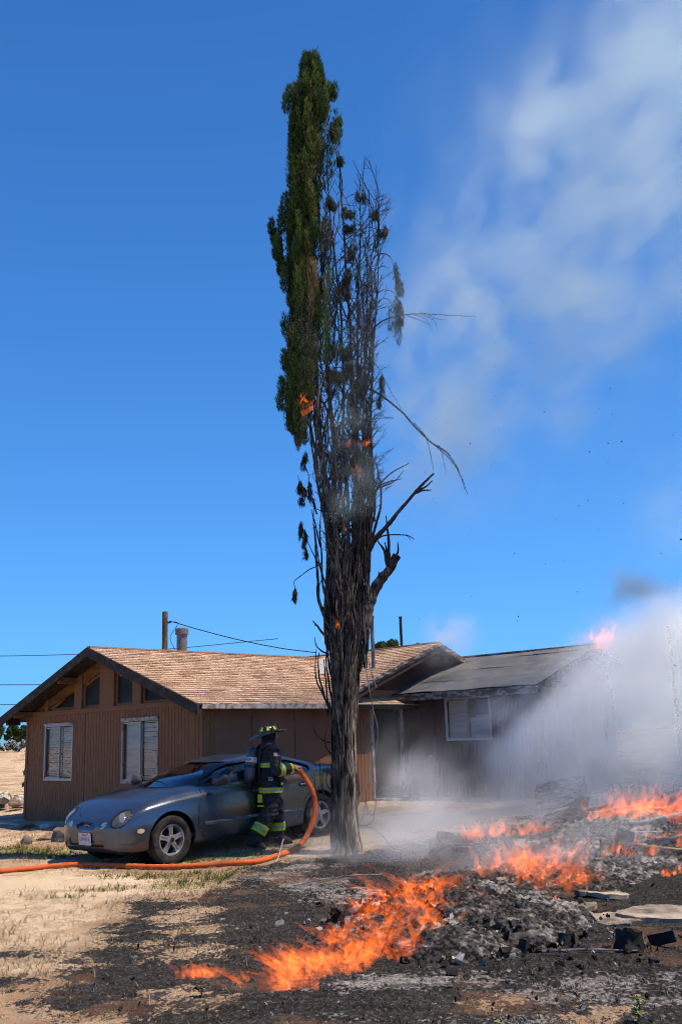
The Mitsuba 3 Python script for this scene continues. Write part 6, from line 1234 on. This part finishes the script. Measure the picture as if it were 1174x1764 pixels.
# specks of ash in the air
ka = np.random.default_rng(71); ms = []
for i in range(70):
    p = np.array([ka.uniform(.6, 5), ka.uniform(11, 15), ka.uniform(1.5, 6.5)]); s = ka.uniform(.006, .018); ms.append(xf(rnd_rock((s, s * .7, s * .3), i, 0), rot(ka.normal(0, 1, 3), ka.uniform(0, 180)), p))
put('ash_flake', join(ms), 'char_black'); thing('ash_flake', 'tiny black flakes of ash floating in the air above the fire', 'ash', kind='stuff')
# ---------------------------------------------------------------- flames: bodies of thin, see-through glowing tongues, curled by the wind
scene['flame_gas'] = {'type': 'null'}
FLAME = {'type': 'area', 'radiance': VC}
def flames(key, lab, bases, seed, gain=1.0, ripple=1.0, hot=(.36, .064, .0045), cool=(.24, .027, .002)):
    """bases: rows of (x, y, z, height, width, lean x, lean y)."""
    k = np.random.default_rng(seed); VV, FF, CC_, UV, at = [], [], [], [], 0; N = len(bases)
    for i, (x, y, z, h, w, lx, ly) in enumerate(bases):
        sheet = i % 5 == 0; w = w * 2.3 if sheet else w * .8; h = h * .8 if sheet else h
        n, s = 26, 14; t = np.linspace(0, 1, n); ph = k.uniform(0, 100)
        def nz(a, f): return (meshkit.fbm(np.stack([t * f * ripple + ph + a * 17, t * 0 + ph, t * 0 + a], -1), 3, i % 50) - .5) * 2
        P = np.stack([x + lx * h * t ** 1.4 + nz(1, 2.6) * h * .62 * t ** .7, y + ly * h * t ** 1.4 + nz(2, 2.6) * h * .35 * t ** .7, z - .02 + h * (t * .75 + .25 * t ** 2) + nz(3, 3.2) * h * .22 * t], 1)
        prof = w * (np.sin(np.clip(t * 1.0 + .10, 0, 1) * math.pi) ** .8 * (1 - t * .72) + .015) * (1 + .55 * nz(4, 5))
        v, f = tube(P, np.maximum(prof, .002), s, k.uniform(.18, .4), ref=(k.normal(), k.normal(), .1))
        v = v + np.stack([meshkit.fbm(v * 9 * ripple + 40 * j + ph, 3, 3 + j) - .5 for j in range(3)], 1) * w * .9
        tt = np.concatenate([np.repeat(t, s), [0, 1]]); aa = np.concatenate([np.tile(np.arange(s) / s, n), [0, 0]])
        q = v * np.array([13, 13, 5]) * ripple + meshkit.fbm(v * 5, 2, 4)[:, None] * 4 + ph
        rid = (1 - np.abs(meshkit.noise(q, 6) * 2 - 1)) ** 2.6; rid2 = (1 - np.abs(meshkit.noise(q * 2.1, 9) * 2 - 1)) ** 2
        fade = np.clip(tt * 6, 0.15, 1) * np.clip((1 - tt) * 1.8, 0, 1) ** 1.3; e = (.06 + 1.15 * rid + .6 * rid * rid2) * fade * gain * k.uniform(.35, 1.25) * (.45 if sheet else 1.0)
        mixf = np.clip(rid * 1.1 - tt * .35, 0, 1)[:, None]; e = e * .80; c = (np.array(cool) * (1 - mixf) + np.array(hot) * mixf) * e[:, None]
        VV.append(v); FF.append(f + at); CC_.append(c); at += len(v); UV.append(np.stack([(i + aa * .98) / N, tt * .98 + .01], 1))
    scene[key] = ply((np.vstack(VV), np.vstack(FF)), 'flame_gas', True, uv=np.vstack(UV), color=np.vstack(CC_), emitter=FLAME)
    thing(key, lab, 'fire', kind='stuff')
kf_ = np.random.default_rng(91)
def in_poly(poly, n):
    p = sg.Polygon(poly); x0, y0, x1, y1 = p.bounds; out = []
    while len(out) < n:
        x, y = kf_.uniform(x0, x1), kf_.uniform(y0, y1)
        if p.contains(sg.Point(x, y)) and meshkit.fbm(np.array([[x * 4.5, y * 3.0, 7.0]]), 2, 5)[0] + kf_.normal(0, .06) > .45: out.append((x, y))
    return out
F0 = [(-.98, 7.22), (-.6, 7.08), (-.2, 7.25), (.12, 7.82), (.50, 8.12), (.80, 8.7), (.70, 9.3), (.35, 9.7), (.02, 9.2), (-.30, 8.5), (-.62, 8.0)]
B_ = []
for x, y in in_poly(F0, 520):
    s = np.clip((x + .95) / 1.5, 0, 1); h = kf_.uniform(.07, .17) + .24 * s * kf_.uniform(.1, 1.1) ** 1.5; z = max(float(gz(x, y)), hf1(x, y) if math.hypot(x - .8, y - 9.35) < 1.6 else 0)
    B_.append((x, y, z, h, kf_.uniform(.028, .068) * (.7 + .7 * s), kf_.normal(-.8 + .7 * s, 1.0), kf_.normal(0, .25)))
flames('fire', 'largest orange blaze spreading over the ground at bottom centre', B_, 1, .25)
flames('fire_001', 'small separate tongue of fire at the left tip of the largest blaze', [(x, y, 0, kf_.uniform(.07, .15), kf_.uniform(.02, .04), kf_.normal(-.5, .3), 0) for x, y in in_poly([(-1.30, 7.68), (-.98, 7.62), (-.95, 7.85), (-1.25, 7.8)], 40)], 2, .36)
M_ = [(x, y, hf3(x, y) + .05, kf_.uniform(.12, .50), kf_.uniform(.03, .08), kf_.normal(.15, .6), 0) for x, y in in_poly([(1.35, 11.2), (2.0, 10.6), (2.5, 10.5), (2.3, 11.5), (1.6, 11.9)], 170)]
flames('fire_002', 'tall hazy orange flames behind the middle heap', M_, 3, .20, .8)
flames('fire_003', 'low flames licking over the top of the middle heap', [(x, y, hf1(x, y) - .02, kf_.uniform(.12, .28), kf_.uniform(.025, .05), kf_.normal(0, .5), 0) for x, y in in_poly([(.55, 9.9), (.9, 9.6), (1.25, 10.0), (1.0, 10.5), (.6, 10.5)], 60)], 4, .36)
flames('fire_004', 'wide flames over the lumber heap at the right edge', [(x, y, hf2(x, y) + .04, kf_.uniform(.22, .62), kf_.uniform(.045, .095), kf_.normal(.4, .4), 0) for x, y in in_poly([(3.15, 14.3), (3.6, 13.6), (4.9, 13.4), (5.2, 14.6), (4.3, 15.2), (3.5, 15.0)], 200)], 5, .27, .8)
flames('fire_005', 'low flames around the shovel in the right heap', [(x, y, hf2(x, y) + .02, kf_.uniform(.10, .26), kf_.uniform(.03, .06), kf_.normal(.3, .4), 0) for x, y in in_poly([(2.9, 12.5), (3.4, 12.9), (4.2, 12.8), (4.1, 12.2), (3.3, 12.1)], 90)], 6, .36, .8)
flames('fire_006', 'row of faint pink flames behind the middle smoke', [(x, y, float(gz(x, y)) + .12, kf_.uniform(.15, .34), kf_.uniform(.035, .065), kf_.normal(.1, .4), 0) for x, y in in_poly([(1.5, 14.2), (2.7, 14.0), (2.8, 14.5), (1.6, 14.8)], 80)], 7, .34, .8)
flames('fire_007', 'small flames at the right border beneath the shovel', [(x, y, float(gz(x, y)) + .05, kf_.uniform(.05, .14), kf_.uniform(.02, .045), kf_.normal(.5, .4), 0) for x, y in in_poly([(3.2, 11.1), (3.9, 11.0), (3.9, 11.3), (3.3, 11.35)], 34)], 8, .8)
flames('fire_008', 'single small flame on the pale slab right of the heap', [(1.84 + kf_.normal(0, .03), 10.0, .06, kf_.uniform(.08, .16), .02, kf_.normal(.1, .2), 0) for _ in range(8)], 9, .7)
def tf(key, lab, x, y, z, h, n, sx, sz, lx, g=.8, sd=1): flames(key, lab, [(TX + x + kf_.normal(0, sx), TY + y + kf_.normal(0, .04), z + kf_.normal(0, sz), h * kf_.uniform(.5, 1.1), h * kf_.uniform(.10, .2), kf_.normal(lx, .25), 0) for _ in range(n)], sd, g)
tf('fire_009', 'flames climbing inside the green foliage on the left of the tree', -.46, -.34, 6.48, 0.24, 12, .04, .08, .1, 0.27, 11)
tf('fire_010', 'flames on top of the fuzzy burnt clump in the tree', .17, -.30, 5.90, 0.16, 11, .05, .02, .25, 0.28, 12)
tf('fire_011', 'pink flames blowing right of the stems at mid tree', .36, -.22, 5.92, 0.17, 11, .04, .02, .7, 0.25, 13)
tf('fire_012', 'flames running down the right side of the burnt clump', .26, -.34, 5.40, 0.17, 9, .02, .10, .05, 0.29, 14)
tf('fire_013', 'little flame in a hollow of the trunk below the forked limb', -.10, -.36, 3.22, 0.10, 6, .015, .02, 0, 0.38, 15)
tf('fire_014', 'little flame on a broken stub left of the trunk', -.31, -.16, 3.06, 0.08, 5, .02, .04, 0, 0.38, 16)
flames('fire_015', 'flame bursting from the burnt end of the grey roof ridge', [(5.28 + kf_.normal(.0, .10), 20.85 + kf_.normal(0, .08), 3.34 + kf_.normal(0, .1), kf_.uniform(.3, .7), kf_.uniform(.05, .10), kf_.normal(.55, .2), 0) for _ in range(36)], 17, 1.0, .7)
# glow deep in the embers
flames('fire_016', 'glowing embers low in the front of the middle heap', [(x, y, hf1(x, y), .05, .02, 0, 0) for x, y in in_poly([(.75, 8.5), (1.1, 8.6), (1.0, 8.9), (.8, 8.8)], 14)], 18, .8)
# ---------------------------------------------------------------- smoke: density grids
def smoke(key, lab, lo, hi, step, fn, albedo):
    lo, hi = np.array(lo, float), np.array(hi, float); n = np.maximum(8, ((hi - lo) / step).astype(int))
    ax = [lo[i] + (np.arange(n[i]) + .5) / n[i] * (hi[i] - lo[i]) for i in range(3)]
    z, y, x = np.meshgrid(ax[2], ax[1], ax[0], indexing='ij'); d = np.clip(fn(x, y, z), 0, None)
    scene[key + '_medium'] = {'type': 'heterogeneous', 'albedo': {'type': 'constvolume', 'value': {'type': 'rgb', 'value': list(albedo)}},
                              'sigma_t': {'type': 'gridvolume', 'grid': mi.VolumeGrid(d.astype(np.float32)[..., None]), 'to_world': T().translate(lo.tolist()).scale((hi - lo).tolist())}, 'scale': 1.0}
    scene[key] = {'type': 'cube', 'to_world': T().translate(((lo + hi) / 2).tolist()).scale(((hi - lo) / 2 * .9995).tolist()), 'bsdf': {'type': 'null'}, 'interior': {'type': 'ref', 'id': key + '_medium'}}
    thing(key, lab, 'smoke', kind='stuff')
def sst(a, b, x): t = np.clip((x - a) / (b - a), 0, 1); return t * t * (3 - 2 * t)
def N3(x, y, z, s, sd, o=4): return meshkit.fbm(np.stack([x * s, y * s, z * s], -1), o, sd)
def low(x, y, z):
    wx = x + (N3(x, y, z, .8, 1, 3) - .5) * 1.6; wz = z + (N3(x, y, z, .9, 2, 3) - .5) * 1.5 + (N3(x, y, z, 2.6, 4, 4) - .5) * .9
    n = N3(x - .6 * z, y, z * .8, 1.1, 3, 5); bil = sst(.36, .62, n)
    top = np.interp(wx, [.2, .9, 1.7, 2.4, 3.0, 3.5, 4.2, 4.7, 6.2, 10], [.1, .35, .8, 1.2, 2.1, 2.8, 3.2, 3.5, 4.3, 5.4]); edge = sst(-.1, .9, top - wz)
    core = np.interp(wx, [.4, 1.2, 2.4, 3.4, 4.4, 7, 10], [0, .07, .20, 1.2, 1.8, 1.5, 1.2]) * np.interp(z, [0, .35, 1.0, 2.0, 5], [.35, .5, .9, 1.1, 1.0])
    bank = core * edge * (.18 + 1.25 * bil) * np.exp(-((y - np.interp(x, [0, 3, 6], [19.6, 18.4, 17.4])) / np.interp(x, [0, 3, 6], [1.0, 1.3, 1.8])) ** 2)
    def puff(cx, cy, cz, rx, ry, rz, w, s=2.6, sd=7): return w * np.exp(-((x - cx) / rx) ** 2 - ((y - cy) / ry) ** 2 - ((z - cz) / rz) ** 2) * sst(.40, .66, N3(x - .3 * z, y, z, s, sd, 4)) * 2
    w = puff(1.0, 14.0, .25, .9, .6, .45, .55) + puff(.7, 13.4, .5, .35, .4, .6, .5) + puff(-.35, 13.95, .1, .5, .35, .18, .8) + puff(2.2, 15.6, .35, 1.2, 1.0, .4, .18) + puff(1.3, 19.2, .7, .6, .6, .6, .20) + puff(.75, 20.3, .9, .35, .5, .9, .16)
    w += puff(.9, 14.2, .7, .5, .4, .6, .8, 3.2) + puff(2.0, 18.9, .55, .7, .5, .4, .35, 3.0) + puff(3.2, 17.8, 1.6, .8, .8, .7, .7, 2.4) + puff(4.6, 17.0, 1.2, .9, .8, .8, .7, 2.4)
    w += puff(2.2, 11.4, .45, .9, .8, .5, .28) + puff(3.0, 12.4, .4, 1.0, 1.0, .4, .15) + puff(1.5, 12.3, .3, .8, .7, .4, .22)
    gab = puff(2.35, 22.0, 3.72, .38, .45, .42, 1.0, 3.2, 9) + puff(1.9, 21.9, 3.5, .3, .35, .3, .5, 3.2, 9)
    f = sst(0, .3, x + 1.6) * sst(0, .5, 10 - x) * sst(0, .4, y - 11) * sst(0, .3, 22.9 - y) * sst(0, np.where(x > 4.6, 1.3, .3), 4.4 - z)
    return (bank + w + gab) * f
PLUME = sg.Polygon([(.35, 5.9), (1.4, 5.5), (2.5, 5.75), (3.6, 6.3), (4.67, 7.0), (5.9, 8.3), (7.5, 10.2), (11, 13), (11, 18.5), (6.2, 18), (5.2, 15.0), (4.6, 14.1), (4.0, 13.7), (3.0, 13.0), (2.28, 11.4), (1.9, 10.2), (1.28, 9.3), (.7, 8.2), (.35, 7.3)])
def high(x, y, z):
    wx = x + (N3(x, y, z, .45, 11, 4) - .5) * 2.6; wz = z + (N3(x, y, z, .45, 12, 4) - .5) * 2.2
    pt = shapely.points(wx.ravel(), wz.ravel()); d = shapely.distance(PLUME.exterior, pt); s = np.where(shapely.contains(PLUME, pt), d, -d).reshape(x.shape)
    n = .5 * N3(x - .3 * z, y * .6, z * .8, .75, 13, 5) + .5 * (.28 + .85 * np.abs(2 * N3(x - .15 * z, y * .45, z * .9, 1.25, 14, 5) - 1) + .35 * (N3(x, y * .5, z, 3.4, 16, 3) - .5)); c = sst(-.25, 1.1, s) * (.12 + 2.0 * sst(.42, .62, n))
    c *= np.interp(x, [.3, 1.0, 3, 6, 10], [.22, .23, .20, .19, .26]) * np.exp(-((y - 16.4) / 2.2) ** 2)
    c += .07 * sst(-1.9, 1.5, s) * sst(.4, .65, n)
    c += .13 * sst(0, .9, 6.6 - wz) * sst(4.6, 6.0, wx) * sst(.35, .6, n) * np.exp(-((y - 17) / 1.8) ** 2)
    c += .9 * np.exp(-((x - .1) / .35) ** 2 - ((y - 14.2) / .35) ** 2 - ((z - 5.2) / 1.1) ** 2) * sst(.5, .7, N3(x, y, z, 2.4, 15, 4))
    f = sst(0, .4, x + .8) * sst(0, .5, 10.5 - x) * sst(0, .4, y - 12.5) * sst(0, .4, 20.9 - y) * sst(0, 1, 18.5 - z) * sst(0, .5, z - 4.402)
    return c * f
smoke('smoke', 'dense pale smoke bank drifting along the addition wall to the right', (-1.6, 11.0, -.15), (10.0, 22.9, 4.4), .085, low, (.968, .991, .995))
smoke('smoke_001', 'thin whitish smoke plume rising to the upper right behind the tree', (-.8, 12.5, 4.402), (10.5, 20.9, 18.5), .105, high, (.74, .93, .99))
smoke('smoke_002', 'small dark puff of smoke above the grey roof end', (5.6, 23.2, 4.1), (8.4, 24.8, 6.0), .06, lambda x, y, z: 1.7 * (np.exp(-((x - 6.9) / .50) ** 2 - ((y - 24) / .35) ** 2 - ((z - 4.98) / .34) ** 2) + .5 * np.exp(-((x - 7.5) / .5) ** 2 - ((y - 24) / .35) ** 2 - ((z - 4.85) / .22) ** 2)) * sst(.34, .6, N3(x, y, z, 2.2, 21, 4)), (.35, .36, .37))
